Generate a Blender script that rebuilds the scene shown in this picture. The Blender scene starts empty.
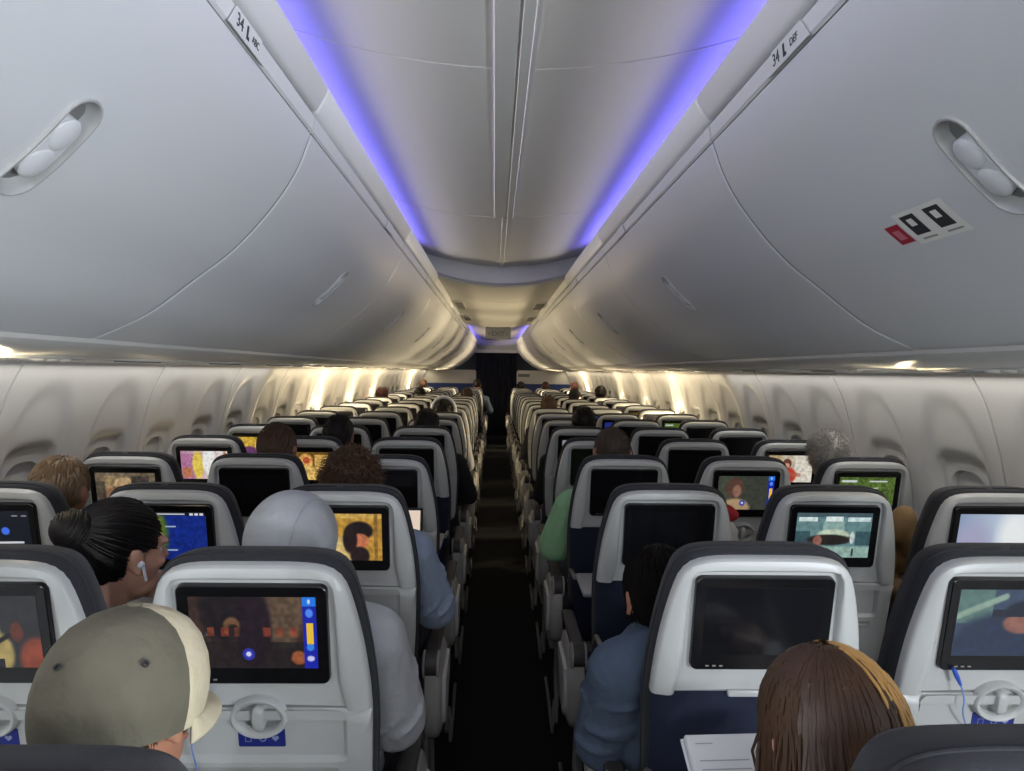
import bpy, bmesh, math, random
import numpy as np
from mathutils import Vector, Matrix
random.seed(7)
SC = bpy.context.scene
COL = SC.collection
PI = math.pi
E = 1.53                       # eye height, used as the datum for the overhead parts
Y_BACK, Y_END = -3.0, 16.45

# ------------------------------------------------------------------ materials
def lin(c):
    return tuple(((v/12.92) if v <= 0.04045 else ((v+0.055)/1.055)**2.4) for v in c)
def rgb(r, g, b): return lin((r/255, g/255, b/255))
MATS = {}
def mat(name, col, rough=0.5, metal=0.0, bump=0.0, bscale=200.0, var=0.0, spec=0.5, sheen=0.0):
    m = bpy.data.materials.new(name); m.use_nodes = True
    nt = m.node_tree; b = nt.nodes['Principled BSDF']
    b.inputs['Base Color'].default_value = (*col, 1)
    b.inputs['Roughness'].default_value = rough
    b.inputs['Metallic'].default_value = metal
    b.inputs['Specular IOR Level'].default_value = spec
    if sheen: b.inputs['Sheen Weight'].default_value = sheen
    if bump or var:
        tc = nt.nodes.new('ShaderNodeTexCoord')
        n = nt.nodes.new('ShaderNodeTexNoise'); n.inputs['Scale'].default_value = bscale
        n.inputs['Detail'].default_value = 3
        nt.links.new(tc.outputs['Object'], n.inputs['Vector'])
        if bump:
            bp = nt.nodes.new('ShaderNodeBump'); bp.inputs['Strength'].default_value = bump
            bp.inputs['Distance'].default_value = 0.002 if bscale > 100 else 0.012
            nt.links.new(n.outputs['Fac'], bp.inputs['Height'])
            nt.links.new(bp.outputs['Normal'], b.inputs['Normal'])
        if var:
            mx = nt.nodes.new('ShaderNodeMix'); mx.data_type = 'RGBA'
            mx.inputs[6].default_value = (*[c*(1-var) for c in col], 1)
            mx.inputs[7].default_value = (*[min(1, c*(1+var)) for c in col], 1)
            nt.links.new(n.outputs['Fac'], mx.inputs[0])
            nt.links.new(mx.outputs[2], b.inputs['Base Color'])
    MATS[name] = m
    return m
def emit(name, col, s=1.0):
    m = bpy.data.materials.new(name); m.use_nodes = True
    nt = m.node_tree; nt.nodes.clear()
    e = nt.nodes.new('ShaderNodeEmission'); o = nt.nodes.new('ShaderNodeOutputMaterial')
    e.inputs['Color'].default_value = (*col, 1); e.inputs['Strength'].default_value = s
    nt.links.new(e.outputs[0], o.inputs[0]); MATS[name] = m
    return m
M_BIN = mat('bin_plastic', (0.66, 0.67, 0.68), 0.38, bump=0.05, bscale=400)
M_CEIL = mat('ceiling_plastic', (0.68, 0.67, 0.65), 0.5)
M_WALL = mat('sidewall_plastic', (0.60, 0.59, 0.57), 0.45, bump=0.05, bscale=300)
M_PSU = mat('service_plastic', (0.62, 0.61, 0.58), 0.35)
M_DARKGAP = mat('seam_dark', (0.05, 0.05, 0.05), 0.8)
M_RECESS = mat('recess_shaded_plastic', (0.42, 0.42, 0.41), 0.4)  # latch recess shading put into the colour, darker than the bin plastic
M_SHELL = mat('seat_shell', (0.49, 0.50, 0.49), 0.36, bump=0.03, bscale=500)
M_SHELL2 = mat('seat_panel', (0.42, 0.42, 0.41), 0.42)
M_FAB = mat('charcoal_fabric', rgb(33, 34, 40), 0.9, bump=0.5, bscale=900, var=0.15, sheen=0.1)
M_NAVY = mat('navy_fabric', rgb(22, 30, 54), 0.85, bump=0.4, bscale=800, var=0.15)
M_BEZ = mat('screen_bezel', (0.006, 0.006, 0.007), 0.25)
M_SCR = mat('dark_glass', (0.008, 0.008, 0.010), 0.12)
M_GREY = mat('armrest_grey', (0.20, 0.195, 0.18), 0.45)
M_LGREY = mat('armrest_shroud', (0.33, 0.32, 0.30), 0.45)
M_PAD = mat('armrest_pad', (0.045, 0.042, 0.040), 0.6)
M_RAIL = mat('rail_dark', (0.10, 0.10, 0.10), 0.5)
M_METAL = mat('brushed_metal', (0.45, 0.45, 0.46), 0.35, 0.9)
M_BLACK = mat('black_plastic', (0.012, 0.012, 0.013), 0.6)
M_CARPET = mat('carpet', (0.010, 0.010, 0.011), 0.95, bump=0.6, bscale=300, var=0.3, spec=0.1)
M_BLUELBL = mat('placard_blue', rgb(28, 44, 128), 0.5)
M_WHITE = mat('print_white', (0.72, 0.73, 0.78), 0.5)
M_PRINT = mat('print_dark', (0.03, 0.03, 0.035), 0.6)
M_RED = mat('print_red', rgb(168, 40, 62), 0.5)
M_STICK = mat('sticker_clear', (0.82, 0.81, 0.76), 0.35)
M_SHADE = mat('window_shade', (0.62, 0.61, 0.57), 0.55)
M_CURT = mat('curtain_cloth', rgb(30, 32, 46), 0.9, bump=0.3, bscale=600)
M_DIV = mat('divider_laminate', (0.62, 0.61, 0.57), 0.5)
M_DIVB = mat('divider_blue', rgb(30, 58, 120), 0.6)
M_SIGN = mat('sign_grey', (0.17, 0.175, 0.20), 0.5)
M_SKIN = mat('skin_warm', rgb(176, 124, 98), 0.55, var=0.06, bscale=60)
M_SKIN2 = mat('skin_brown', rgb(128, 84, 62), 0.55, var=0.06, bscale=60)
M_SKIN3 = mat('skin_light', rgb(200, 152, 128), 0.55, var=0.06, bscale=60)
M_EYE = mat('eye_white', (0.7, 0.7, 0.68), 0.3)
M_LIP = mat('lip', rgb(150, 84, 76), 0.5)
def glassmat():
    m = bpy.data.materials.new('window_glass'); m.use_nodes = True
    nt = m.node_tree; nt.nodes.clear()
    t = nt.nodes.new('ShaderNodeBsdfTransparent'); g = nt.nodes.new('ShaderNodeBsdfGlossy')
    g.inputs['Roughness'].default_value = 0.05
    mx = nt.nodes.new('ShaderNodeMixShader'); mx.inputs[0].default_value = 0.08
    o = nt.nodes.new('ShaderNodeOutputMaterial')
    nt.links.new(t.outputs[0], mx.inputs[1]); nt.links.new(g.outputs[0], mx.inputs[2]); nt.links.new(mx.outputs[0], o.inputs[0])
    return m
M_GLASS = glassmat()
def screenmat():
    m = bpy.data.materials.new('lit_display'); m.use_nodes = True
    nt = m.node_tree; b = nt.nodes['Principled BSDF']
    a = nt.nodes.new('ShaderNodeVertexColor'); a.layer_name = 'Col'
    b.inputs['Base Color'].default_value = (0.01, 0.01, 0.012, 1); b.inputs['Roughness'].default_value = 0.15
    nt.links.new(a.outputs['Color'], b.inputs['Emission Color']); b.inputs['Emission Strength'].default_value = 0.78
    return m
M_LIT = screenmat()

# ------------------------------------------------------------------ mesh helpers
class MB:
    def __init__(s): s.v, s.f, s.m = [], [], []
    def add(s, vs, fs, mi=0):
        b = len(s.v); s.v.extend([tuple(p) for p in vs]); s.f.extend([tuple(i+b for i in f) for f in fs]); s.m.extend([mi]*len(fs))
    def loft(s, loops, closed=True, cap0=False, cap1=False, mi=0):
        b = len(s.v); n = len(loops[0])
        for l in loops: s.v.extend([tuple(p) for p in l])
        for k in range(len(loops)-1):
            for i in range(n if closed else n-1):
                j = (i+1) % n
                s.f.append((b+k*n+i, b+k*n+j, b+(k+1)*n+j, b+(k+1)*n+i)); s.m.append(mi)
        if cap0: s.f.append(tuple(b+i for i in range(n))[::-1]); s.m.append(mi)
        if cap1: s.f.append(tuple(b+(len(loops)-1)*n+i for i in range(n))); s.m.append(mi)
    def tube(s, pts, r, n=8, cap=True, mi=0):
        pts = [Vector(p) for p in pts]; loops = []
        rr = r if isinstance(r, (list, tuple)) else [r]*len(pts)
        up = None
        for i, p in enumerate(pts):
            t = (pts[min(i+1, len(pts)-1)]-pts[max(i-1, 0)])
            if t.length < 1e-9: t = Vector((0, 0, 1))
            t.normalize()
            if up is None:
                up = t.orthogonal().normalized()
            else:
                up = (up - t*up.dot(t))
                up = up.normalized() if up.length > 1e-6 else t.orthogonal().normalized()
            w = t.cross(up)
            loops.append([p+(up*math.cos(2*PI*k/n)+w*math.sin(2*PI*k/n))*rr[i] for k in range(n)])
        s.loft(loops, True, cap, cap, mi)
    def rbox(s, lo, hi, bev=0.01, seg=2, mtx=None, mi=0):
        bm = bmesh.new(); bmesh.ops.create_cube(bm, size=1)
        for v in bm.verts:
            v.co = Vector([lo[i]+(v.co[i]+0.5)*(hi[i]-lo[i]) for i in range(3)])
        if bev: bmesh.ops.bevel(bm, geom=list(bm.edges), offset=bev, segments=seg, profile=0.5, affect='EDGES')
        if mtx: bmesh.ops.transform(bm, matrix=mtx, verts=bm.verts)
        bm.verts.index_update()
        s.add([v.co[:] for v in bm.verts], [tuple(v.index for v in f.verts) for f in bm.faces], mi); bm.free()
    def ell(s, c, r, nu=20, nv=12, mtx=None, mi=0):
        vs = [Vector((0, 0, 1))]; fs = []
        for j in range(1, nv):
            a = PI*j/nv
            for i in range(nu):
                t = 2*PI*i/nu
                vs.append(Vector((math.sin(a)*math.cos(t), math.sin(a)*math.sin(t), math.cos(a))))
        vs.append(Vector((0, 0, -1)))
        for i in range(nu):
            fs.append((0, 1+i, 1+(i+1) % nu)); L = len(vs)-1
            fs.append((L, L-nu+(i+1) % nu, L-nu+i))
        for j in range(nv-2):
            for i in range(nu):
                a = 1+j*nu+i; b2 = 1+j*nu+(i+1) % nu
                fs.append((a, a+nu, b2+nu, b2))
        rm = mtx if mtx else Matrix.Identity(3)
        s.add([Vector(c)+rm @ Vector((v.x*r[0], v.y*r[1], v.z*r[2])) for v in vs], fs, mi)
    def capsule(s, a, b, ra, rb, n=12):
        a, b = Vector(a), Vector(b); t = (b-a)
        L = t.length
        if L < 1e-6: return s.ell(a, (ra, ra, ra))
        t.normalize(); pts, rr = [], []
        for k in range(5):
            q = PI/2*k/4; pts.append(a-t*ra*math.cos(q)); rr.append(max(1e-4, ra*math.sin(q)))
        for k in range(5):
            q = PI/2*k/4; pts.append(b+t*rb*math.sin(q)); rr.append(max(1e-4, rb*math.cos(q)))
        s.tube(pts, rr, n)
    def mesh(s, name, mats, smooth=True, ang=40):
        me = bpy.data.meshes.new(name); me.from_pydata(s.v, [], s.f); me.update()
        ms = mats if isinstance(mats, (list, tuple)) else [mats]
        for m in ms: me.materials.append(m)
        if len(ms) > 1: me.polygons.foreach_set('material_index', s.m)
        bm = bmesh.new(); bm.from_mesh(me); bmesh.ops.recalc_face_normals(bm, faces=bm.faces); bm.to_mesh(me); bm.free()
        if smooth:
            me.polygons.foreach_set('use_smooth', [True]*len(me.polygons))
            me.set_sharp_from_angle(angle=math.radians(ang))
        return me
    def build(s, name, mats, parent=None, smooth=True, ang=40, label=None):
        return link(name, s.mesh(name, mats, smooth, ang), parent, label)
def link(name, me, parent=None, label=None):
    o = bpy.data.objects.new(name, me); COL.objects.link(o)
    if parent: o.parent = parent
    if label: o['label'] = label
    return o
def tag(o, label=None, cat=None, group=None, kind=None):
    if label: o['label'] = label
    if cat: o['category'] = cat
    if group: o['group'] = group
    if kind: o['kind'] = kind
    return o
def empty(name, loc=(0, 0, 0), rz=0):
    o = bpy.data.objects.new(name, None); COL.objects.link(o); o.location = loc; o.rotation_euler = (0, 0, rz)
    o.empty_display_size = 0.05
    return o
def struct(name, mb, m, **k):
    o = mb.build(name, m, **k); o['kind'] = 'structure'; return o
def copy_tree(o, parent=None):
    c = o.copy(); COL.objects.link(c); c.parent = parent
    for ch in list(o.children): copy_tree(ch, c)
    return c
def rrect(hx, s0, s1, r, n=6):
    """rounded rectangle, closed, as (x, s)"""
    pts = []
    for cx, cs, a0 in ((hx-r, s1-r, 0), (-hx+r, s1-r, PI/2), (-hx+r, s0+r, PI), (hx-r, s0+r, 1.5*PI)):
        for k in range(n+1):
            a = a0+PI/2*k/n; pts.append((cx+r*math.cos(a), cs+r*math.sin(a)))
    return pts
def rays(poly, c, n, extra=()):
    """sample a star-shaped polygon by n rays from c"""
    out = []
    for a in sorted([2*PI*(k+0.5)/n for k in range(n)]+list(extra)):
        d = (math.cos(a), math.sin(a)); best = None
        for i in range(len(poly)):
            p, q = poly[i], poly[(i+1) % len(poly)]
            ex, ey = q[0]-p[0], q[1]-p[1]; px, py = p[0]-c[0], p[1]-c[1]
            den = d[0]*ey-d[1]*ex
            if abs(den) < 1e-12: continue
            t = (px*ey-py*ex)/den; u = (px*d[1]-py*d[0])/den
            if t > 0 and -1e-6 <= u <= 1+1e-6 and (best is None or t > best): best = t
        best = best or 0.001
        out.append((c[0]+d[0]*best, c[1]+d[1]*best))
    return out
def offset(poly, d):
    n = len(poly); out = []
    A = sum(poly[i][0]*poly[(i+1) % n][1]-poly[(i+1) % n][0]*poly[i][1] for i in range(n))
    sg = 1 if A > 0 else -1
    for i in range(n):
        p0, p1, p2 = poly[i-1], poly[i], poly[(i+1) % n]
        tx, ty = p2[0]-p0[0], p2[1]-p0[1]; L = math.hypot(tx, ty) or 1
        out.append((p1[0]+sg*ty/L*d, p1[1]-sg*tx/L*d))
    return out
def spline(pts, n):
    P = [Vector(p) for p in pts]; out = []
    for i in range(len(P)-1):
        p0 = P[i-1] if i else P[0]*2-P[1]
        p1, p2 = P[i], P[i+1]
        p3 = P[i+2] if i+2 < len(P) else P[-1]*2-P[-2]
        for k in range(n):
            t = k/n
            out.append(0.5*((2*p1)+(-p0+p2)*t+(2*p0-5*p1+4*p2-p3)*t*t+(-p0+3*p1-3*p2+p3)*t**3))
    out.append(P[-1]); return out
def corner_rays(hx, s0, s1, r, c, n=6):
    return [math.atan2(p[1]-c[1], p[0]-c[0]) % (2*PI) for p in rrect(hx, s0, s1, r, n)]
_text_cache = {}
def text_mesh(s, size):
    if (s, size) in _text_cache: return _text_cache[(s, size)]
    c = bpy.data.curves.new('lettering', 'FONT'); c.body = s; c.size = size; c.align_x = 'CENTER'; c.align_y = 'CENTER'; c.extrude = 0.0004
    o = bpy.data.objects.new('lettering', c); COL.objects.link(o)
    bpy.context.view_layer.update()
    me = bpy.data.meshes.new_from_object(o.evaluated_get(bpy.context.evaluated_depsgraph_get()))
    bpy.data.objects.remove(o); bpy.data.curves.remove(c)
    _text_cache[(s, size)] = me
    return me
def remesh(mb, vox, smooth=4, fac=0.5):
    me = mb.mesh('tmp', M_SKIN, False)
    o = bpy.data.objects.new('tmp', me); COL.objects.link(o)
    r = o.modifiers.new('r', 'REMESH'); r.mode = 'VOXEL'; r.voxel_size = vox
    s = o.modifiers.new('s', 'SMOOTH'); s.factor = fac; s.iterations = smooth
    bpy.context.view_layer.update()
    out = bpy.data.meshes.new_from_object(o.evaluated_get(bpy.context.evaluated_depsgraph_get()))
    bpy.data.objects.remove(o); bpy.data.meshes.remove(me)
    out.materials.clear()
    out.polygons.foreach_set('use_smooth', [True]*len(out.polygons))
    return out
def setmat(me, m):
    me.materials.clear(); me.materials.append(m); return me

# ------------------------------------------------------------------ overhead bins
DOOR = [Vector(p) for p in ((.462, .535), (.495, .45), (.55, .365), (.635, .27), (.73, .195), (.835, .117), (.955, .06))]
_ds = spline([(p.x, p.y, 0) for p in DOOR], 16)
_dl = [0]
for i in range(1, len(_ds)): _dl.append(_dl[-1]+(_ds[i]-_ds[i-1]).length)
DL = _dl[-1]
def door_pt(sx, y, l, n):
    """point on the bin door: l along the section from the top, n outwards"""
    l = min(max(l, 0), DL); i = 0
    while i < len(_dl)-2 and _dl[i+1] < l: i += 1
    t = (l-_dl[i])/(_dl[i+1]-_dl[i]); p = _ds[i].lerp(_ds[i+1], t)
    def tang(a):
        a = min(max(a, 1), len(_ds)-2); return (_ds[a+1]-_ds[a-1]).normalized()
    d = tang(i).lerp(tang(i+1), t).normalized()
    nx, nz = -d.y*-1, -d.x*1       # rotate
    nx, nz = d.y, -d.x
    return Vector((sx*(p.x+nx*n), y, E+p.y+nz*n))
LATCH_L = 0.302; YCL = .905
def make_bin(sx, L):
    """one bin in local y 0..L; front (door) faces the aisle"""
    root = empty('overhead_bin')
    # body
    g = 0.004
    prof = [(.475, .535), (.51, .45), (.565, .368), (.65, .276), (.745, .203), (.85, .125), (.957, .072), (1.02, .075), (1.50, .10), (1.50, .66), (.52, .648), (.49, .60)]
    mb = MB()
    mb.loft([[(sx*x, y, E+z) for x, z in prof] for y in (-0.0, L+0.0)], True, True, True)
    mb.build('bin_body', mat('bin_shell', (.16, .16, .16), .6), root, ang=30)  # body coloured dark grey so the gaps at the doors look in shade
    # door with a hole for the latch
    mb = MB(); yc = YCL; hw, hl = 0.05, 0.105
    ys = [0.002, 0.0035, 0.006, 0.010, 0.013, 0.05]+[0.05+(yc-hw-0.05)*k/8 for k in range(1, 9)]
    ys = ys+[yc-hw*.5, yc, yc+hw*.5]+[yc+hw+(L-.05-yc-hw)*k/8 for k in range(9)]+[L-.013, L-.010, L-.006, L-.0035, L-.002]
    l0, l1 = LATCH_L-hl, LATCH_L+hl
    ls = [0.0, 0.004, 0.01]+[0.01+(l0-0.01)*k/8 for k in range(1, 9)]+[l0+(l1-l0)*k/10 for k in range(1, 10)]+[l1+(DL-0.012-l1)*k/12 for k in range(13)]+[DL-0.005, DL]
    def edge_n(a, A):
        q = min(a, A-a)
        return -0.0025*max(0, 1-q/0.009)**2
    idx = {}
    vs = []
    for i, y in enumerate(ys):
        for j, l in enumerate(ls):
            idx[i, j] = len(vs); vs.append(door_pt(sx, y, l, edge_n(y-0.002, L-0.004)+edge_n(l, DL)*0.6))
    fs = []
    for i in range(len(ys)-1):
        for j in range(len(ls)-1):
            cy, cl = (ys[i]+ys[i+1])/2, (ls[j]+ls[j+1])/2
            if abs(cy-yc) < hw and abs(cl-LATCH_L) < hl: continue
            fs.append((idx[i, j], idx[i+1, j], idx[i+1, j+1], idx[i, j+1]))
    mb.add(vs, fs)
    N = 48
    pill = lambda a, b, n=12: [(yc+x, LATCH_L+s) for x, s in rrect(a, -b, b, a*0.999, n)]
    c = (yc, LATCH_L)
    rect = [(yc+hw, LATCH_L+hl), (yc-hw, LATCH_L+hl), (yc-hw, LATCH_L-hl), (yc+hw, LATCH_L-hl)]
    CA = [math.atan2(b*hl, a*hw) % (2*PI) for a in (-1, 1) for b in (-1, 1)]
    def lp(poly, n): return [door_pt(sx, a, b, n) for a, b in rays(poly, c, N, CA)]
    mb.loft([lp(rect, 0), lp(pill(.033, .090), 0.0)])
    door = mb.build('door', M_BIN, root, ang=30)
    mb = MB()
    mb.loft([lp(pill(.0335, .0905), -0.001), lp(pill(.032, .089), .0035), lp(pill(.029, .086), .0035), lp(pill(.027, .083), -.004), lp(pill(.024, .078), -.016), lp(pill(.012, .06), -.018)], cap1=True)
    mb.build('latch_recess', M_RECESS, door)
    mb = MB()
    mb.loft([lp(pill(.0235, .052), -.016), lp(pill(.0235, .052), -.004), lp(pill(.021, .049), 0.0), lp(pill(.012, .036), 0.001)], cap1=True)
    for q in (-.026, .026):
        o = door_pt(sx, yc, LATCH_L+q, -0.001); nn = (door_pt(sx, yc, LATCH_L+q, 0.01)-o).normalized()
        rot = nn.to_track_quat('Z', 'Y').to_matrix()
        mb.ell(o, (.0226, .0265, .0055), mtx=rot)
    mb.build('latch_handle', M_BIN, door)
    # rail above the door
    mb = MB()
    pr = [(.464, .540), (.459, .545), (.455, .576), (.462, .5825), (.50, .5825), (.50, .540)]
    mb.loft([[(sx*x, y, E+z) for x, z in pr] for y in (0.003, L-0.003)], True, True, True)
    rail = mb.build('rail', M_BIN, root, ang=30)
    # bullnose light ledge
    mb = MB()
    bp = [(.470, .586), (.456, .5835), (.449, .587), (.4445, .594), (.424, .630), (.423, .640), (.428, .647), (.440, .652), (.47, .652), (.49, .62)]
    cen = (.455, .622)
    def bl(y, k): return [(sx*(cen[0]+(x-cen[0])*k), y, E+cen[1]+(z-cen[1])*k) for x, z in bp]
    mb.loft([bl(.004, .80), bl(.006, .92), bl(.012, 1), bl(L-.012, 1), bl(L-.006, .92), bl(L-.004, .80)], True, True, True)
    mb.build('light_ledge', M_BIN, root, ang=50)
    # row placard on the rail
    mb = MB(); y0 = L*0.725
    q = [(y0-.085, .5385), (y0+.085, .5385), (y0+.060, .574), (y0-.060, .574)]
    def rp(y, z, n=0): return (sx*(.4565-n-(z-.545)*0.12), y, E+z)
    mb.loft([[rp(a, b, 0) for a, b in q], [rp(a, b, .0025) for a, b in q]], True, False, True)
    mb.build('row_placard', M_BIN, rail)
    return root, rail
BIN_L = 1.60
def wtext(s, size, parent, loc, xdir, ydir, m, name='row_number', label=None):
    me = text_mesh(s, size).copy(); setmat(me, m)
    o = link(name, me, parent, label)
    X = Vector(xdir).normalized(); Yv = Vector(ydir).normalized(); Z = X.cross(Yv)
    o.matrix_local = Matrix(((X.x, Yv.x, Z.x, loc[0]), (X.y, Yv.y, Z.y, loc[1]), (X.z, Yv.z, Z.z, loc[2]), (0, 0, 0, 1)))
    return o
ORD = ['zeroth', 'first', 'second', 'third', 'fourth', 'fifth', 'sixth', 'seventh', 'eighth', 'ninth', 'tenth', 'eleventh', 'twelfth', 'thirteenth', 'fourteenth', 'fifteenth', 'sixteenth', 'seventeenth', 'eighteenth', 'nineteenth', 'twentieth', 'twenty-first']
for sx, side in ((-1, 'left'), (1, 'right')):
    proto, prail = make_bin(sx, BIN_L)
    y = 1.65-BIN_L; k = 0
    starts = [y+BIN_L*i for i in range(-2, 11) if y+BIN_L*i < Y_END-1.2]
    for k, y in enumerate(starts):
        o = proto if k == 0 else copy_tree(proto)
        o.location = (0, y, 0)
        k -= 1
        if k == 1: near = o
        if k == -1: tag(o, 'white overhead bin %s of the aisle, behind the camera' % side, 'overhead bin', 'overhead bins %s of the aisle' % side)
        elif k == 0:
            tag(o, 'white overhead bin %s of the aisle, directly over the camera and cropped by the frame' % side, 'overhead bin', 'overhead bins %s of the aisle' % side)
        elif k == 1:
            tag(o, ('large white overhead bin with pill latch at upper left, no warning sticker' if side == 'left' else
                    'large white overhead bin with red warning sticker below its latch'), 'overhead bin', 'overhead bins %s of the aisle' % side)
        else:
            tag(o, 'white curved overhead bin %s of the aisle, %s from the camera' % (side, ORD[k]), 'overhead bin', 'overhead bins %s of the aisle' % side)
    mb = MB()   # close-out panel between the last bin and the divider
    mb.loft([[(sx*(q.x), y, E+q.y) for q in _ds]+[(sx*1.5, y, E+.1), (sx*1.5, y, E+.66), (sx*.45, y, E+.65)] for y in (starts[-1]+BIN_L+.004, Y_END-.02)], True, True, True)
    struct('trim_8' if sx < 0 else 'trim_9', mb, M_BIN, ang=30)
    # print on the nearest placards
    rails = [c for c in near.children if c.name.startswith('rail')]
    pl = rails[0].children[0]
    xd = (0, -1, 0) if sx < 0 else (0, -1, 0)
    yl = BIN_L*0.725
    rd = 1 if sx > 0 else -1
    def rp(y, z, n): return (sx*(.4565-n-(z-.545)*0.12), y, E+z)
    xdir = (0, 1, 0) if sx < 0 else (0, -1, 0)
    up = (-sx*-0.12*-1, 0, 1) if False else (sx*-0.12, 0, 1)
    pts = {'34': -.045, 'A': .0, 'CBA' if sx < 0 else 'DEF': .04}
    wtext('34', .030, pl, rp(yl-.042*(1 if sx < 0 else -1), .556, .0029), xdir, up, M_PRINT, 'row_number')
    wtext('ABC' if sx < 0 else 'DEF', .018, pl, rp(yl+.032*(1 if sx < 0 else -1), .556, .0029), xdir, up, M_PRINT, 'seat_letters')
    mb = MB(); mb.rbox((-.0035, -.011, 0), (.0035, .011, .0004), 0); mb.rbox((-.001, -.011, 0), (.009, -.005, .0004), 0)
    ic = mb.build('seat_icon', M_PRINT, pl, smooth=False); X = Vector(xdir); Yv = Vector(up).normalized(); Z = X.cross(Yv); q = rp(yl-.008*(1 if sx < 0 else -1), .556, .0029)
    ic.matrix_local = Matrix(((X.x, Yv.x, Z.x, q[0]), (X.y, Yv.y, Z.y, q[1]), (X.z, Yv.z, Z.z, q[2]), (0, 0, 0, 1)))
    if sx > 0:
        # sticker on the right-hand near door
        door = [c for c in near.children if c.name.startswith('door')][0]
        yc = BIN_L/2; s0 = LATCH_L+0.085
        def patch(y0, y1, a0, a1, n, m, name, par, rot=0.0):
            mb = MB(); vs = []; nu, nv = 6, 4
            for i in range(nu+1):
                for j in range(nv+1):
                    vs.append(door_pt(1, y0+(y1-y0)*i/nu, a0+(a1-a0)*j/nv, n))
            mb.add(vs, [(i*(nv+1)+j, (i+1)*(nv+1)+j, (i+1)*(nv+1)+j+1, i*(nv+1)+j+1) for i in range(nu) for j in range(nv)])
            return mb.build(name, m, par)
        YS, LS = 1.085, 0.318
        st = patch(YS-.070, YS+.062, LS, LS+.072, .0006, M_STICK, 'sticker', door)
        st['label'] = 'pale luggage sticker with a red tab'
        patch(YS+.066, YS+.106, LS+.018, LS+.062, .0008, M_RED, 'warning_mark', st)
        patch(YS+.076, YS+.096, LS+.030, LS+.052, .0012, mat('pink_print', rgb(205, 120, 135), .5), 'warning_mark', st)
        for q in (-.034, .030):
            patch(YS+q-.020, YS+q+.018, LS+.008, LS+.052, .0011, M_PRINT, 'bag_mark', st)
            patch(YS+q-.009, YS+q+.007, LS+.016, LS+.032, .0016, M_STICK, 'bag_mark', st)
            patch(YS+q-.024, YS+q+.014, LS+.060, LS+.064, .0011, mat('print_grey', (.3, .3, .29), .6), 'bag_mark', st)

# ------------------------------------------------------------------ ceiling, walls, floor
V1, V2 = 4.75, 9.5
def vault(y0, y1, seams, name):
    mb = MB(); xs = [i/20 for i in range(-20, 21)]
    def prof(dz=0):
        P = []
        for t in xs:
            x = t*0.53; P.append((x, E+.70+.085*t*t+dz))
        P = [(-.64, E+.60), (-.64, E+.74), (-.60, E+.785)]+P+[(.60, E+.785), (.64, E+.74), (.64, E+.60)]
        return P
    ys = [y0]; cuts = sorted(seams)
    loops = [[(x, y0, z) for x, z in prof()]]
    for s in cuts:
        for d, dz in ((-.004, 0), (-.003, .03), (.003, .03), (.004, 0)):
            loops.append([(x, s+d, z) for x, z in prof(dz)])
    loops.append([(x, y1, z) for x, z in prof()])
    mb.loft(loops, False)
    return struct(name, mb, M_CEIL, ang=30)
vault(Y_BACK, V1, [0.05, 1.66, 3.26], 'ceiling')
vault(V2, Y_END, [11.1, 12.7, 14.3], 'ceiling_front')
# cove backs/ledges close the gap over the bins
for sx, nm in ((-1, 'left'), (1, 'right')):
    mb = MB()
    mb.loft([[(sx*x, y, E+z) for x, z in ((.475, .59), (.475, .605), (.66, .605), (.66, .59))] for y in (Y_BACK, Y_END)], True, True, True)
    struct('trim_1' if sx < 0 else 'trim_2', mb, M_CEIL)
    mb = MB()   # dark backing behind the bin gaps
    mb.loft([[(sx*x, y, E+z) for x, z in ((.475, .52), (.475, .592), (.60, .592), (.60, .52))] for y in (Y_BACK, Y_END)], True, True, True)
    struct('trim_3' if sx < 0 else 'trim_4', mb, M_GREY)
# centre channel
mb = MB()
cp = [(-.047, .705), (-.047, .692), (-.044, .688), (.004, .688), (.006, .692), (.010, .692), (.012, .682), (.034, .682), (.037, .692), (.047, .692), (.047, .705)]
mb.loft([[(x, y, E+z) for x, z in cp] for y in (Y_BACK, 3.20)], False)
cp2 = [(-.040, .705), (-.040, .694), (-.012, .694), (-.010, .688), (.012, .688), (.014, .694), (.040, .694), (.040, .705)]
mb.loft([[(x, y, E+z) for x, z in cp2] for y in (3.21, V1)], False)
struct('trim_5', mb, M_CEIL, ang=25)
# scalloped rims + lowered ceiling
def smile(x, k=.055, b=.575): return E+b+k*(x/.45)**2
mb = MB(); XS = [-.64+1.28*i/32 for i in range(33)]
loops = []
for y, b, k in ((V1+.06, .80, 0), (V1+.05, .592, .075), (V1+.03, .578, .073), (V1, .572, .072), (V1+.012, .562, .072), (V1+.06, .560, .070), (V1+.30, .572, .058), (V1+1.25, .578, .05), (V1+1.252, .584, .05), (V1+1.26, .584, .05), (V1+1.262, .578, .05),
               (7.6, .578, .05), (7.602, .584, .05), (7.61, .584, .05), (7.612, .578, .05), (V2-.02, .578, .05), (V2, .585, .05), (V2+.0, .80, 0)):
    loops.append([(x, y, E+b+k*(x/.45)**2) for x in XS])
mb.loft(loops, False)
struct('ceiling_middle', mb, mat('low_ceiling_plastic', (.62, .61, .57), .4), ang=25)
mb = MB()
loops = [[(x, y, E+b+k*(x/.45)**2) for x in XS] for y, b, k in ((Y_END-.1, .80, 0), (Y_END-.1, .60, .06), (Y_END-.14, .575, .06), (Y_END-.12, .56, .06), (Y_END+.05, .50, 0), (Y_END+.05, .42, 0))]
mb.loft(loops, False)
struct('ceiling_rim', mb, M_BIN, ang=25)

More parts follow.
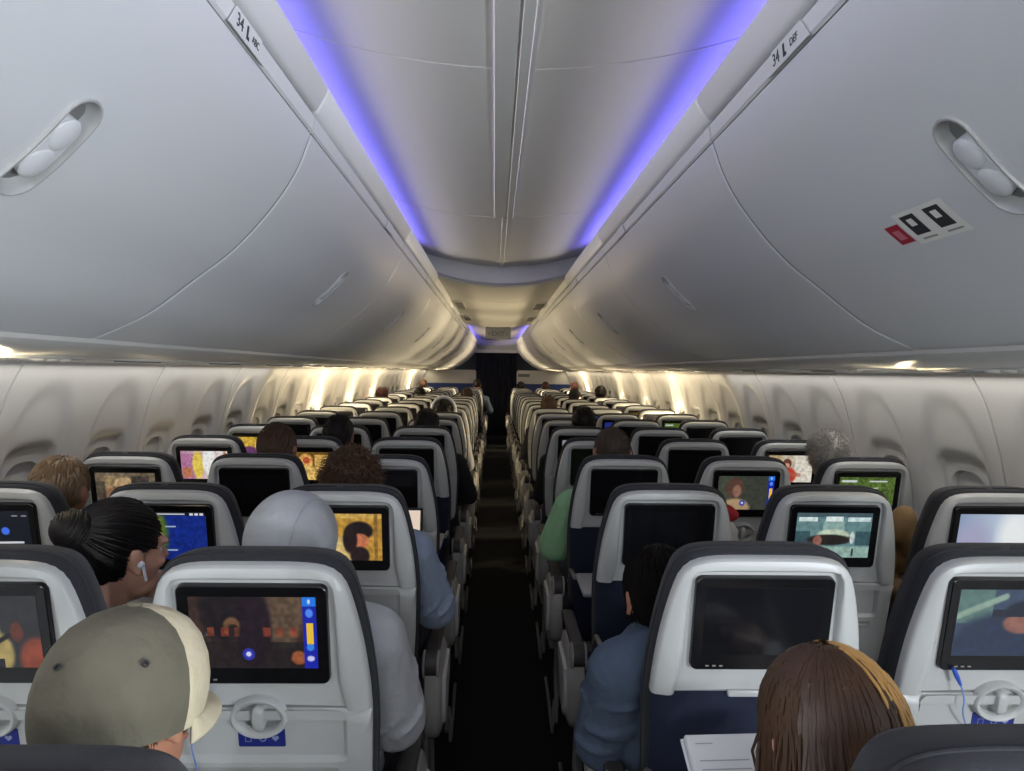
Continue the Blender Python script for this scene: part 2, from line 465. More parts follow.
WY0, WP = 2.65, 0.508
WIN_Y = [WY0+WP*k for k in range(-9, 28)]
WIN_Y = [y for y in WIN_Y if Y_BACK+.3 < y < Y_END-.3]
WALLP = [(1.575, 1.575), (1.60, 1.53), (1.655, 1.42), (1.705, 1.25), (1.745, 1.05), (1.765, .85), (1.765, .60), (1.73, .30), (1.66, .12), (1.63, -.005)]
_ws = spline([(x, z, 0) for x, z in WALLP], 12)
def wall_x(z):
    for i in range(len(_ws)-1):
        if _ws[i].y >= z >= _ws[i+1].y:
            t = (_ws[i].y-z)/(_ws[i].y-_ws[i+1].y+1e-9); return _ws[i].x+(_ws[i+1].x-_ws[i].x)*t
    return 1.63
PZ, PW, PH = 1.02, .115, .165       # pane centre height, half width, half height
def sstep(a, b, t):
    t = min(1, max(0, (t-a)/(b-a))); return t*t*(3-2*t)
def wall_grid(sx):
    seams = [3.412+1.016*k for k in range(-6, 14)]
    ys = set()
    y = Y_BACK
    while y < Y_END+.3: ys.add(round(y, 4)); y += .0254
    for s in seams:
        for d in (-.0055, -.0035, .0035, .0055): ys.add(round(s+d, 4))
    for w in WIN_Y:
        for d in (-PW, PW, -.15, .15, -.145, .145): ys.add(round(w+d, 4))
    ys = sorted(v for v in ys if Y_BACK <= v <= Y_END+.35)
    zs = [1.575-.0225*i for i in range(0, 38)]+[.70, .6, .5, .4, .3, .2, .12, .05, -.005]
    zs = sorted(set([round(z, 4) for z in zs]+[PZ+PH, PZ-PH, PZ+PH+.04, PZ+PH+.035]), reverse=True)
    sw = sorted(WIN_Y)
    mb = MB(); vs = []; fs = []
    for y in ys:
        w = min(sw, key=lambda q: abs(q-y)); dy = y-w
        sm = min(abs(y-s) for s in seams)
        for z in zs:
            n = 0.0
            m = (abs(dy)/.205)**2.4+((abs(z-1.0)/(.485 if z > 1 else .30)))**2.4
            n += .016*(1-sstep(.60, 1.0, m))
            q = max((abs(dy)/.150), abs(z-PZ)/(PH+.042)); q2 = ((abs(dy)/.168)**4+(abs(z-PZ)/(PH+.062))**4)**.25
            n += .020*(1-sstep(.86, 1.0, q2))
            if sm < .0036: n += .030
            vs.append((sx*(wall_x(z)+n), y, z))
    nz = len(zs)
    for i in range(len(ys)-1):
        for j in range(nz-1):
            cy, cz = (ys[i]+ys[i+1])/2, (zs[j]+zs[j+1])/2
            w = min(sw, key=lambda q: abs(q-cy))
            if abs(cy-w) < PW and abs(cz-PZ) < PH: continue
            fs.append((i*nz+j, (i+1)*nz+j, (i+1)*nz+j+1, i*nz+j+1))
    mb.add(vs, fs)
    return struct('wall_left' if sx < 0 else 'wall_right', mb, M_WALL, ang=60)
wall_grid(-1); wall_grid(1)
# open fraction of each shade (by nearest y)
OPEN = {(-1, 6.7): .55, (-1, 3.8): .25, (1, 3.2): .22, (1, 6.6): .6, (-1, 8.3): .5, (1, 8.3): .4, (1, 10.): .5, (-1, 10.): .5, (1, 13.5): .7, (-1, 14.): .7,
        (1, -1.4): .9, (1, -.9): .9, (1, -.4): .9, (-1, -1.4): .5}
def openness(sx, y):
    for (s, yy), f in OPEN.items():
        if s == sx and abs(y-yy) < WP/2: return f
    return 0.0
wn = 0
def window(sx, y):
    global wn
    wn += 1; f = openness(sx, y)
    r = empty('window_%d' % wn, (sx*(wall_x(PZ)+.038), y, PZ)); r['kind'] = 'structure'
    tilt = math.atan((wall_x(PZ-PH)-wall_x(PZ+PH))/(2*PH))
    def P(a, b, n): return (sx*(n-b*math.tan(tilt)), a, b)
    mb = MB(); N = 32
    CA = [math.atan2(b*(PH+.01), a*(PW+.01)) % (2*PI) for a in (-1, 1) for b in (-1, 1)]; o1 = rays(rrect(PW+.010, -PH-.010, PH+.010, .002), (0, 0), N, CA); o2 = rays(rrect(PW-.012, -PH+.012, PH-.012, .075), (0, 0), N, CA)
    mb.loft([[P(a, b, -.002) for a, b in o1], [P(a, b, -.008) for a, b in offset(o1, -.006)], [P(a, b, -.006) for a, b in o2], [P(a, b, .012) for a, b in offset(o2, -.004)], [P(a, b, .05) for a, b in offset(o2, -.002)]])
    mb.build('window_frame', M_SHADE, r)
    z1 = PH; z0 = -PH+2*PH*f
    if f < .85:
        mb = MB()
        mb.loft([[P(a, b, n) for a, b in ((-PW+.005, z0), (PW-.005, z0), (PW-.005, z1), (-PW+.005, z1))] for n in (.014, .019)], True, True, True)
        mb.rbox((-.002, -.03, z0+.004), (.010, .03, z0+.014), .002, 1, Matrix.Translation((sx*(.014-z0*math.tan(tilt)), 0, 0)))
        mb.build('shade', M_SHADE, r)
    mb = MB(); mb.loft([[P(a, b, n) for a, b in o2] for n in (.040, .046)], True, True, True)
    mb.build('pane', M_GLASS, r)
    return f
openlist = []
for sx in (-1, 1):
    for y in WIN_Y:
        f = window(sx, y)
        if f > 0: openlist.append((sx, y, f))
# soffit under the bins with a light lip
for sx in (-1, 1):
    mb = MB()
    sp = [(.952, .068), (.958, .052), (.975, .040), (1.02, .030), (1.10, .024), (1.40, .018), (1.60, .012), (1.62, .030), (1.62, .12), (1.0, .095)]
    mb.loft([[(sx*x, y, E+z) for x, z in sp] for y in (Y_BACK, Y_END)], True, True, True)
    struct('trim_6' if sx < 0 else 'trim_7', mb, M_PSU, ang=30)
mb = MB(); mb.add([(-1.8, Y_BACK-.1, 0), (1.8, Y_BACK-.1, 0), (1.8, Y_END+1, 0), (-1.8, Y_END+1, 0)], [(0, 1, 2, 3)])
struct('floor', mb, M_CARPET, smooth=False)
mb = MB(); mb.rbox((-1.85, Y_BACK-.06, 0), (1.85, Y_BACK, 2.4), 0); struct('wall_back', mb, M_WALL, smooth=False)
mb = MB(); mb.rbox((-1.85, Y_END+.9, 0), (1.85, Y_END+.96, 2.4), 0); struct('wall_front', mb, M_DARKGAP, smooth=False)
# cabin crown above the bins (keeps daylight out)
mb = MB()
mb.loft([[(1.9*math.cos(PI*k/24), y, 1.45+1.0*math.sin(PI*k/24)) for k in range(25)] for y in (Y_BACK, Y_END+1)], False)
struct('ceiling_crown', mb, M_DARKGAP)

# ------------------------------------------------------------------ service units, ceiling fittings
def make_psu(sx, lit=False):
    r = empty('service_unit')
    mb = MB(); mb.rbox((-.075, -.22, -.008), (.075, .22, .006), .006, 2); mb.build('panel', M_PSU, r)
    for i in range(3):
        mb = MB()
        mb.ell((-.045+.0*i, -.16+.055*i, -.007), (.021, .021, .009), 14, 8); mb.build('air_vent', M_PSU, r)
        mb = MB(); mb.ell((.035, -.16+.055*i, -.007), (.022, .022, .007), 14, 8)
        mb.build('reading_light', M_PSU, r)
    mb = MB(); mb.rbox((-.045, .05, -.013), (.045, .19, -.004), .004, 2); mb.build('sign_lens', M_SIGN, r)
    mb = MB(); mb.rbox((.050, -.02, -.012), (.066, .02, -.004), .003, 1); mb.build('call_button', mat('button_blue', rgb(60, 70, 190), .4), r)
    return r
for sx, side in ((-1, 'left'), (1, 'right')):
    p = make_psu(sx)
    for k in range(1, 20):
        y = 1.75+.762*(k-1)
        if y > Y_END-.4: break
        o = p if k == 1 else copy_tree(p)
        o.location = (sx*1.22, y, E+.0250); o.rotation_euler = (0, (.015 if sx > 0 else -.015), PI if sx < 0 else 0)
        tag(o, 'flush passenger service panel under the %s bins, %s from the camera' % (side, ORD[k]), 'service panel', 'passenger service panels under the %s bins' % side)
for i, (x, y) in enumerate(((-.36, 6.6), (.36, 6.6), (-.36, 8.2), (.36, 8.2))):
    r = empty('ceiling_grille', (x, y, E+.578+.05*(x/.45)**2))
    mb = MB()
    mb.rbox((-.045, -.33, -.010), (.045, .33, .004), .006, 2); mb.build('frame', M_PSU, r)
    for k in range(9):
        mb = MB(); mb.rbox((-.035, -.30+.068*k, -.014), (.035, -.255+.068*k, -.008), .002, 1); mb.build('slat', M_GREY, r)
    tag(r, 'grey slotted grille in the lowered ceiling, %s side, %s' % ('left' if x < 0 else 'right', 'nearer the camera' if y < 7 else 'nearer the exit sign'), 'grille', 'grilles in the lowered ceiling')
r = empty('exit_sign', (0.0, V2-.035, E+.575))
mb = MB(); mb.rbox((-.17, -.03, -.145), (.17, .03, .01), .015, 3); mb.build('housing', M_SIGN, r)
wtext('EXIT', .085, r, (0, -.0310, -.085), (1, 0, 0), (0, 0, 1), M_PRINT, 'lettering')
for s in (-1, 1):
    mb = MB(); mb.loft([[(s*.135, y, -.085), (s*.115, y, -.070), (s*.115, y, -.100)] for y in (-.0318, -.0295)], True, True, True)
    mb.build('arrow', M_PRINT, r)
tag(r, 'grey exit sign box hanging from the ceiling far down the aisle', 'exit sign')
# curtain and dividers
mb = MB(); loops = []
for z in (.02, .6, 1.2, 1.8, 2.06):
    loops.append([(-.47+.94*i/120, Y_END+.14+.025*math.sin(i*.62+.3*math.sin(i*.21))+.004*math.sin(z*3+i), z) for i in range(121)])
mb.loft(loops, False)
cu = mb.build('curtain', M_CURT, None, ang=80); tag(cu, 'dark navy pleated curtain closing the aisle at the far end', 'curtain')
sol = cu.modifiers.new('thickness', 'SOLIDIFY'); sol.thickness = .004
mb = MB(); mb.tube([(-.47, Y_END+.14, 2.07), (.47, Y_END+.14, 2.07)], .012, 10); mb.build('curtain_rod', M_METAL, cu)
for sx, side in ((-1, 'left'), (1, 'right')):
    r = empty('cabin_divider', (sx*.47, Y_END, 0))
    mb = MB(); top = [(.0, .0), (1.18, .0), (1.28, .85), (1.24, 1.15), (1.13, 1.53), (1.09, 1.55), (.03, 1.55), (0, 1.52)]
    up = [(0, 1.24), (1.235, 1.24), (1.13, 1.53), (1.09, 1.55), (.03, 1.55), (0, 1.52)]
    lo = [(0, .0), (1.15, .0), (1.27, .85), (1.235, 1.24), (0, 1.24)]
    mb.loft([[(sx*x, y, z) for x, z in up] for y in (-.015, .015)], True, True, True); mb.build('upper_panel', M_DIV, r, ang=20)
    mb = MB(); mb.loft([[(sx*x, y, z) for x, z in lo] for y in (-.02, .02)], True, True, True); mb.build('lower_panel', M_DIVB, r, ang=20)
    if sx > 0:
        mb = MB(); mb.rbox((.03, -.020, 1.40), (.30, -.014, 1.47), .003, 1); mb.build('placard', M_SIGN, r)
    tag(r, 'cream and blue cabin divider %s of the curtain%s' % (side, ' with a small grey placard' if sx > 0 else ' with a plain face'), 'divider', 'cabin dividers beside the curtain')

# ------------------------------------------------------------------ seats
TOPZ = 1.18; PHI = .197; SN, CS = math.sin(PHI), math.cos(PHI)
def B(x, s, n): return (x, s*SN-n*CS, TOPZ-s*CS-n*SN)
HALF = [(0, .008), (.08, .0085), (.125, .013), (.152, .024), (.169, .044), (.180, .075), (.191, .12), (.202, .18), (.210, .25), (.2135, .305)]
def outline(bottom, off=0.0):
    """closed outline of the back, bottom at s"""
    h = [p for p in [(q.x, q.y) for q in spline([(a, b, 0) for a, b in HALF], 4)] if p[1] < bottom]
    if bottom > .305: h += [(.2135, .36), (.210, .45), (.205, .55), (.203, bottom-.02), (.19, bottom)]
    else: h += [(.2135, bottom)]
    pts = h + [(-x, s) for x, s in h[::-1][:-1]]
    return offset(pts, off) if off else pts
def make_seat(tray_down=False, aisle=None):
    """aisle: -1/+1 = local x side of the aisle armrest, None for middle and window seats"""
    r = empty('passenger_seat')
    # padded back
    mb = MB()
    O = outline(.66)
    loops = []
    for n, off in ((-.004, -.02), (-.006, -.002), (-.016, .006), (-.045, .007), (-.075, -.001), (-.096, -.018), (-.104, -.045)):
        loops.append([B(x, s, n) for x, s in offset(O, off)])
    mb.loft(loops, True, True, True)
    back = mb.build('backrest', M_FAB, r, ang=60)
    mb = MB(); mb.tube([B(x, s, -.030) for x, s in offset(O, .0075)], .0022, 5); mb.build('piping', M_FAB, back)
    # upper shell: an inverted U frame with a recessed centre
    SB = .303
    h = [p for p in [(q.x, q.y) for q in spline([(a, b, 0) for a, b in HALF], 5)] if p[1] < SB]+[(.2135, SB)]
    out = [(-x, s) for x, s in h[::-1]]+h[1:]
    inn_r = [(0, .036), (.07, .036), (.125, .0365), (.138, .0385), (.1455, .046), (.148, .06), (.1485, .10), (.150, .20), (.152, .245), (.157, .27), (.162, .29), (.163, SB)]
    hi = [(q.x, q.y) for q in spline([(a, b, 0) for a, b in inn_r], 5)]
    inn = [(-x, s) for x, s in hi[::-1]]+hi[1:]
    def resample(P, n):
        # equal share of the points for sides and top, by angle about (0,.3)
        A = [math.atan2(.312-s, x) for x, s in P]
        res = []
        for k in range(n):
            a = PI*(1-k/(n-1))
            a = min(max(a, min(A)), max(A)); best = None
            for i in range(len(P)-1):
                a0, a1 = A[i], A[i+1]
                if (a0-a)*(a1-a) <= 1e-12:
                    t = 0 if abs(a1-a0) < 1e-9 else (a-a0)/(a1-a0); best = (P[i][0]+(P[i+1][0]-P[i][0])*t, P[i][1]+(P[i+1][1]-P[i][1])*t)
                    if k == 0: break
                    if t > 0: break
            res.append(best or P[-1])
        res[0] = P[0]; res[-1] = P[-1]
        return res
    NS = 61
    ro, ri = resample(out, NS), resample(inn, NS)
    def mix(t, n): return [B(a[0]+(b[0]-a[0])*t, a[1]+(b[1]-a[1])*t, n) for a, b in zip(ro, ri)]
    mb = MB()
    mb.loft([mix(0, -.012), mix(0, .004), mix(.05, .010), mix(.14, .014), mix(.62, .019), mix(.76, .0185), mix(.88, .015), mix(.97, .006), mix(1.0, .002)], False)
    # centre panel
    b0 = len(mb.v); pv = [B(x, s, .002) for x, s in ri]; pv.append(B(0, .30, .002))
    mb.add(pv, [(i, i+1, NS) for i in range(NS-1)])
    # bottom lip
    lip = [ro[0], ri[0]]
    mb.add([B(-.2135, SB, -.012), B(.2135, SB, -.012), B(.2135, SB, .0035), B(-.2135, SB, .0035)], [(0, 1, 2, 3)])
    shell = mb.build('shell', M_SHELL, r, ang=35)
    # screen: bezel and glass
    mb = MB(); c = (0, .148); N = 40; CR = corner_rays(.1375, .047, .2485, .013, c)+[math.atan2(b-c[1], a) % (2*PI) for a in (-.1165, .1165) for b in (.07, .2165)]
    bz = lambda d, rr: rays(rrect(.1375+d, .047-d, .2485+d, rr), c, N, CR)
    ac = rays(rrect(.1165, .0700, .2165, .001), c, N, CR)
    mb.loft([[B(a, b, n) for a, b in P] for P, n in ((bz(.001, .014), .0015), (bz(0, .014), .012), (bz(-.002, .012), .0135), (bz(-.010, .008), .0125), (ac, .0105))])
    sb = mb.build('screen_bezel', M_BEZ, shell, ang=30)
    mb = MB(); mb.loft([[B(a, b, n) for a, b in ac] for n in (.0075, .0108)], True, False, True)
    mb.build('screen', M_SCR, sb, smooth=False)
    for i in range(3):
        mb = MB(); mb.rbox(B(-.108+.014*i, .2405, .0135), B(-.101+.014*i, .2375, .0138), 0); mb.build('button', M_GREY, sb)
    # lower part
    if not tray_down:
        mb = MB(); c = (0, .42); N = 60
        Oo = [(.2135, .306), (.2125, .36), (.2095, .46), (.204, .55), (.198, .585), (.18, .60), (-.18, .60), (-.198, .585), (-.204, .55), (-.2095, .46), (-.2125, .36), (-.2135, .306)]
        In = rrect(.163, .3085, .415, .014)
        c = (0, .37); CR = corner_rays(.163, .3085, .415, .014, c)+[math.atan2(b-c[1], a) % (2*PI) for a, b in Oo]
        ro2 = rays(Oo, c, N, CR); of2 = rays(offset(Oo, -.007), c, N, CR); of3 = rays(offset(Oo, -.02), c, N, CR)
        i1 = rays(offset(In, .004), c, N, CR); i2 = rays(In, c, N, CR); i3 = rays(offset(In, -.005), c, N, CR)
        mb.loft([[B(a, b, n) for a, b in P] for P, n in ((ro2, -.014), (ro2, .004), (of2, .010), (of3, .0145), (i1, .0155), (i2, .012), (i3, .004))], True, False, True)
        tr = mb.build('tray_table', M_SHELL, r, ang=35)
        mb = MB(); mb.loft([[B(a, b, n) for a, b in P] for P, n in ((rrect(.150, .428, .450, .008), .0150), (rrect(.150, .428, .450, .008), .0172), (rrect(.146, .432, .446, .006), .0172), (rrect(.143, .434, .444, .005), .0158))], True, False, True)
        mb.build('magazine_slot', M_SHELL2, tr, ang=30)
        mb = MB(); mb.loft([[B(a, b, n) for a, b in rrect(.045, .352, .391, .003)] for n in (.0035, .0052)], True, False, True)
        lb = mb.build('placard', M_BLUELBL, tr, smooth=False)
        mb = MB()
        for q in (-.026, .002, .026):
            if q < 0:
                P = rrect(.006, .366, .380, .001); mb.loft([[B(q+a, b, .0056) for a, b in P], [B(q+a*.8, .373+(b-.373)*.8, .0056) for a, b in P]])
            elif q < .01:
                mb.loft([[B(q+k*math.cos(2*PI*i/20), .373+k*math.sin(2*PI*i/20), .0056) for i in range(20)] for k in (.0068, .0048)])
            else:
                P = [(0, .379), (-.007, .372), (-.006, .367), (-.002, .367), (0, .369), (.002, .367), (.006, .367), (.007, .372)]
                mb.add([B(q+a, b, .0056) for a, b in P]+[B(q, .372, .0056)], [(i, (i+1) % 8, 8) for i in range(8)])
        mb.loft([[B(-.036+.055*i, z, .0056) for z in (.357, .3585)] for i in range(2)], False)
        mb.build('placard_print', mat('print_pale', (.30, .34, .55), .5), lb, smooth=False)
        # latch ring and turn handle
        mb = MB()
        K = 40
        def el(a, b, n): return [B(a*math.cos(2*PI*i/K), .322+b*math.sin(2*PI*i/K), n) for i in range(K)]
        mb.loft([el(.055, .044, .002), el(.054, .043, .016), el(.050, .040, .020), el(.045, .035, .019), el(.041, .030, .012), el(.039, .028, .004)], True, False, True)
        lr = mb.build('latch_ring', M_SHELL, shell, ang=50)
        mb = MB(); mb.loft([[B(a*k, .321+(b-.321)*k, n) for a, b in rrect(.011, .296, .346, .010)] for k, n in ((1, .004), (1, .020), (.85, .024), (.5, .025))], True, False, True)
        mb.build('latch_handle', M_SHELL, lr, ang=50)
    else:
        mb = MB()
        Oo = [(.2105, .300), (.2095, .36), (.2065, .46), (.203, .55), (.195, .60), (-.195, .60), (-.203, .55), (-.2065, .46), (-.2095, .36), (-.2105, .300)]
        mb.loft([[B(a, b, n) for a, b in P] for P, n in ((Oo, -.014), (Oo, -.002), (offset(Oo, -.004), .0), (offset(Oo, -.02), .001))], True, False, True)
        mb.build('pocket', M_NAVY, r, ang=50)
        mb = MB(); mb.rbox((-.055, -.004+.322*SN-.01, TOPZ-.315*CS), (.055, .322*SN+.0, TOPZ-.300*CS), .004, 2); mb.build('latch_ring', M_SHELL, shell)
        mb = MB(); mb.rbox((-.20, -.28, .690), (.20, -.02, .712), .010, 3); tr = mb.build('tray_table', M_SHELL2, r)
        for q in (-.205, .205):
            mb = MB(); mb.tube([(q, -.05, .700), (q, .10, .690), (q, .17, .62)], .009, 8); mb.build('tray_arm', M_GREY, tr)
    # kick panel, cushion, pan and legs
    mb = MB(); mb.loft([[B(a, b, n) for a, b in rrect(.185, .60, .80, .03)] for n in (-.02, -.002)], True, True, True); mb.build('lower_panel', M_NAVY, r, ang=40)
    mb = MB(); mb.rbox((-.215, .19, .34), (.215, .64, .44), .035, 4); mb.build('seat_cushion', M_NAVY, r, ang=60)
    mb = MB(); mb.rbox((-.22, .17, .29), (.22, .60, .345), .012, 2); mb.build('seat_pan', M_GREY, r)
    for q in (-.205, .205):
        mb = MB(); mb.tube([(q, .20, .33), (q, .24, .15), (q, .26, .016)], [.017, .015, .017], 8); mb.tube([(q, .56, .33), (q, .54, .15), (q, .52, .016)], [.017, .015, .017], 8)
        mb.tube([(q, .22, .02), (q, .56, .02)], .018, 6)
        mb.build('leg', M_METAL, r)
    # armrests
    def arm(x, full, nm='armrest'):
        mb = MB()
        mb.rbox((x-.023, .19, .598), (x+.023, .56, .625), .011, 3)
        a = mb.build(nm, M_PAD, r, ang=50)
        mb = MB()
        K = 20
        def circ(px, rr): return [(px, .195+rr*math.cos(2*PI*i/K), .590+rr*1.05*math.sin(2*PI*i/K)) for i in range(K)]
        for a0, a1 in ((-.028, -.017), (.017, .028)): mb.loft([circ(x+a0, .030), circ(x+a0+.002, .039), circ(x+a0+.004, .042), circ(x+a1-.004, .042), circ(x+a1-.002, .039), circ(x+a1, .030)], True, True, True)
        mb.build('pivot_cap', M_LGREY, a, ang=40)
        mb = MB(); mb.loft([circ(x-.018, .039), circ(x+.018, .039)], True, True, True); mb.build('pivot_band', M_PAD, a, ang=40)
        if full:
            sgn = 1 if x > 0 else -1
            # side shroud, a rounded shield hanging from the pivot
            S = [(.165, .565), (.160, .50), (.168, .43), (.19, .37), (.225, .335), (.27, .335), (.33, .37), (.40, .43), (.47, .50), (.50, .55), (.48, .575), (.25, .575)]
            mb = MB()
            mb.loft([[(x+sgn*dx, .30+(a_-.30)*k, .47+(b_-.47)*k) for a_, b_ in S] for dx, k in ((-.020, .97), (-.016, 1), (.014, 1), (.024, .96), (.034, .82), (.036, .70))], True, True, True)
            mb.build('side_shroud', M_LGREY, a, ang=40)
            mb = MB(); mb.loft([[(x+sgn*dx, .30+(a_-.30)*k, .48+(b_-.48)*k) for a_, b_ in S] for dx, k in ((.034, .74), (.046, .70), (.048, .60))], True, False, True)
            mb.build('shroud_inlay', M_SHELL2, a, ang=40)
            mb = MB(); mb.tube([(x, .22, .34), (x, .25, .20), (x, .20, .10), (x+sgn*.01, .10, .03)], .010, 8)
            mb.tube([(x+sgn*.02, .05, .16), (x+sgn*.03, .02, .10), (x+sgn*.03, .03, .03), (x+sgn*.02, .55, .03)], .008, 8)
            mb.build('side_rail', M_RAIL, a)
    if aisle is not None:
        arm(aisle*.250, True); arm(-aisle*.254, False)
    return r
# ---- pictures on the lit screens
PW_, PH_ = 112, 64
class Pic:
    def __init__(s, bg): s.a = np.zeros((PH_, PW_, 3)); s.a[:] = np.array(bg)/255; s.yy, s.xx = np.mgrid[0:PH_, 0:PW_]; s.xx = (s.xx+.5)/PW_; s.yy = (s.yy+.5)/PH_
    def put(s, m, c): m = np.clip(m, 0, 1)[..., None]; s.a = s.a*(1-m)+np.array(c)/255*m; return s
    def ell(s, cx, cy, rx, ry, c, soft=.25): d = np.sqrt(((s.xx-cx)/rx)**2+((s.yy-cy)/ry)**2); return s.put((1+soft/2-d)/soft, c)
    def rect(s, x0, y0, x1, y1, c, al=1): return s.put(((s.xx >= x0)&(s.xx <= x1)&(s.yy >= y0)&(s.yy <= y1))*al, c)
    def grad(s, c0, c1, ax=0): t = (s.xx if ax == 0 else s.yy)[..., None]; s.a = np.array(c0)/255*(1-t)+np.array(c1)/255*t; return s
    def noise(s, amp, seed, blk=4):
        rs = np.random.RandomState(seed); n = rs.rand(PH_//blk+1, PW_//blk+1, 1)
        n = np.kron(n, np.ones((blk, blk, 1)))
        for _ in range(blk): n = (n+np.roll(n, 1, 0)+np.roll(n, -1, 0)+np.roll(n, 1, 1)+np.roll(n, -1, 1))/5
        n = .5+(n-.5)*1.1; n = n[:PH_, :PW_]; s.a = np.clip(s.a*(1+amp*(n-.5)), 0, 1); return s
    def line(s, x0, y0, x1, y1, w, c):
        dx, dy = x1-x0, (y1-y0)*.57; px, py = s.xx-x0, (s.yy-y0)*.57; t = np.clip((px*dx+py*dy)/(dx*dx+dy*dy), 0, 1)
        d = np.hypot(px-t*dx, py-t*dy); return s.put((w-d)/(w*.6)+.3, c)
def slider(p):
    p.rect(.89, 0, 1, 1, (24, 40, 178)); p.rect(.89, 0, 1, .12, (40, 130, 245)); p.ell(.945, .06, .012, .03, (220, 235, 255))
    p.ell(.945, .22, .03, .06, (90, 150, 255)); p.rect(.92, .36, .97, .66, (250, 205, 60)); p.ell(.945, .70, .03, .05, (60, 140, 240)); p.ell(.945, .86, .03, .04, (215, 215, 255))
    p.ell(.45, .80, .048, .085, (50, 60, 190)); p.ell(.45, .80, .02, .036, (225, 230, 255)); return p
def pic_concert():
    p = Pic((62, 46, 40)); p.ell(.28, .15, .2, .5, (34, 28, 30)); p.ell(.72, .2, .18, .5, (96, 78, 62)); p.ell(.5, .4, .14, .55, (38, 26, 34)); p.ell(.33, .42, .07, .14, (120, 88, 62)); p.ell(.34, .48, .05, .1, (44, 34, 34))
    for i in range(8): p.rect(.02+.11*i, .42, .08+.11*i, .55, (128+10*(i % 3), 66, 44), .75)
    p.rect(0, .62, .89, 1, (30, 26, 28), .7); p.ell(.48, .6, .1, .4, (36, 26, 34)); p.ell(.85, .85, .06, .1, (150, 84, 50)); p.noise(.45, 3, 3); return slider(p)
def pic_party():
    p = Pic((40, 42, 46)); p.ell(.62, .45, .07, .4, (196, 214, 120)); p.ell(.66, .8, .12, .3, (172, 152, 92)); p.ell(.97, .9, .15, .32, (140, 66, 46)); p.ell(.82, .5, .05, .14, (96, 46, 36)); p.line(.35, .95, .75, .55, .02, (20, 20, 22)); p.rect(0, .88, .7, 1, (24, 26, 32)); return p.noise(.2, 5)
def pic_diner():
    p = Pic((196, 150, 62)); p.rect(0, 0, 1, .1, (216, 176, 92)); p.rect(.25, .1, .4, .7, (120, 84, 40)); p.rect(.9, 0, .95, 1, (150, 110, 50)); p.ell(.1, .2, .12, .18, (196, 84, 70)); p.ell(.2, .5, .1, .3, (36, 30, 30)); p.ell(.5, .8, .18, .32, (214, 186, 120)); p.ell(.72, .36, .17, .2, (30, 22, 24)); p.ell(.72, .58, .12, .16, (206, 122, 84)); p.ell(.6, .55, .09, .3, (40, 28, 28)); p.ell(.72, .9, .12, .2, (42, 30, 32)); return p.noise(.35, 8, 3)
def pic_map():
    p = Pic((22, 44, 132)); p.ell(.32, .45, .2, .6, (74, 104, 38), .4); p.ell(.38, .3, .1, .3, (108, 128, 48), .6); p.ell(.25, .75, .14, .2, (60, 96, 40), .5); p.noise(.35, 4, 3); p.rect(0, 0, 1, .07, (12, 14, 28)); p.line(.24, .035, .74, .035, .008, (235, 235, 240))
    p.rect(.80, .015, .85, .06, (230, 230, 235)); p.rect(.87, .015, .91, .06, (230, 230, 235)); p.rect(.93, .015, .97, .06, (230, 230, 235)); p.rect(.08, .0, .2, .065, (230, 232, 240)); p.line(.5, .3, .62, .3, .008, (180, 200, 220)); p.line(.5, .8, .62, .8, .008, (180, 200, 220)); p.line(.3, .8, .4, .94, .012, (240, 240, 245)); p.line(.4, .8, .3, .94, .01, (240, 240, 245))
    p.ell(.88, .92, .02, .04, (90, 140, 255)); p.ell(.95, .92, .02, .04, (90, 140, 255)); return p
def pic_menu():
    p = Pic((22, 26, 38)); p.ell(.40, .42, .05, .08, (150, 110, 240)); p.ell(.54, .42, .05, .08, (70, 120, 250)); p.ell(.70, .42, .05, .08, (70, 120, 250)); p.line(.1, .68, .9, .66, .014, (230, 230, 236)); p.line(.8, .1, .86, .1, .008, (180, 180, 190)); p.line(.92, .1, .97, .1, .008, (180, 180, 190))
    for i in range(5): p.ell(.58+.09*i, .92, .018, .03, (220, 224, 230))
    return p
def pic_street():
    p = Pic((84, 74, 62)); p.rect(0, 0, 1, .25, (118, 104, 84)); p.rect(.15, .1, .35, .5, (150, 128, 92)); p.ell(.5, .35, .2, .22, (190, 160, 118)); p.rect(.6, .1, .9, .6, (72, 64, 58)); p.ell(.4, .75, .3, .35, (56, 44, 40)); p.ell(.25, .6, .1, .2, (160, 116, 84)); p.line(.1, .9, .8, .55, .02, (196, 178, 150)); return p.noise(.5, 12, 4)
def pic_stage():
    p = Pic((232, 214, 214)); p.grad((196, 150, 170), (250, 240, 236)); p.rect(0, .1, .3, 1, (170, 96, 150), .6); p.ell(.36, .5, .12, .5, (236, 206, 90)); p.rect(.02, .6, .22, .95, (196, 120, 70), .8); p.ell(.95, .5, .06, .5, (196, 130, 80)); p.ell(.6, .4, .14, .5, (255, 252, 246)); return p.noise(.3, 9, 3)
def pic_gold():
    p = Pic((112, 84, 34)); p.ell(.5, .35, .16, .3, (226, 166, 90)); p.ell(.5, .9, .3, .45, (240, 196, 110)); p.ell(.52, .3, .08, .12, (190, 90, 60)); p.rect(.7, .1, 1, 1, (214, 170, 92)); return p.noise(.5, 15, 3)
def pic_yellow():
    p = Pic((214, 174, 60)); p.ell(.7, .4, .2, .3, (236, 232, 220)); p.ell(.35, .7, .2, .3, (110, 60, 110)); return p.noise(.4, 18, 4)
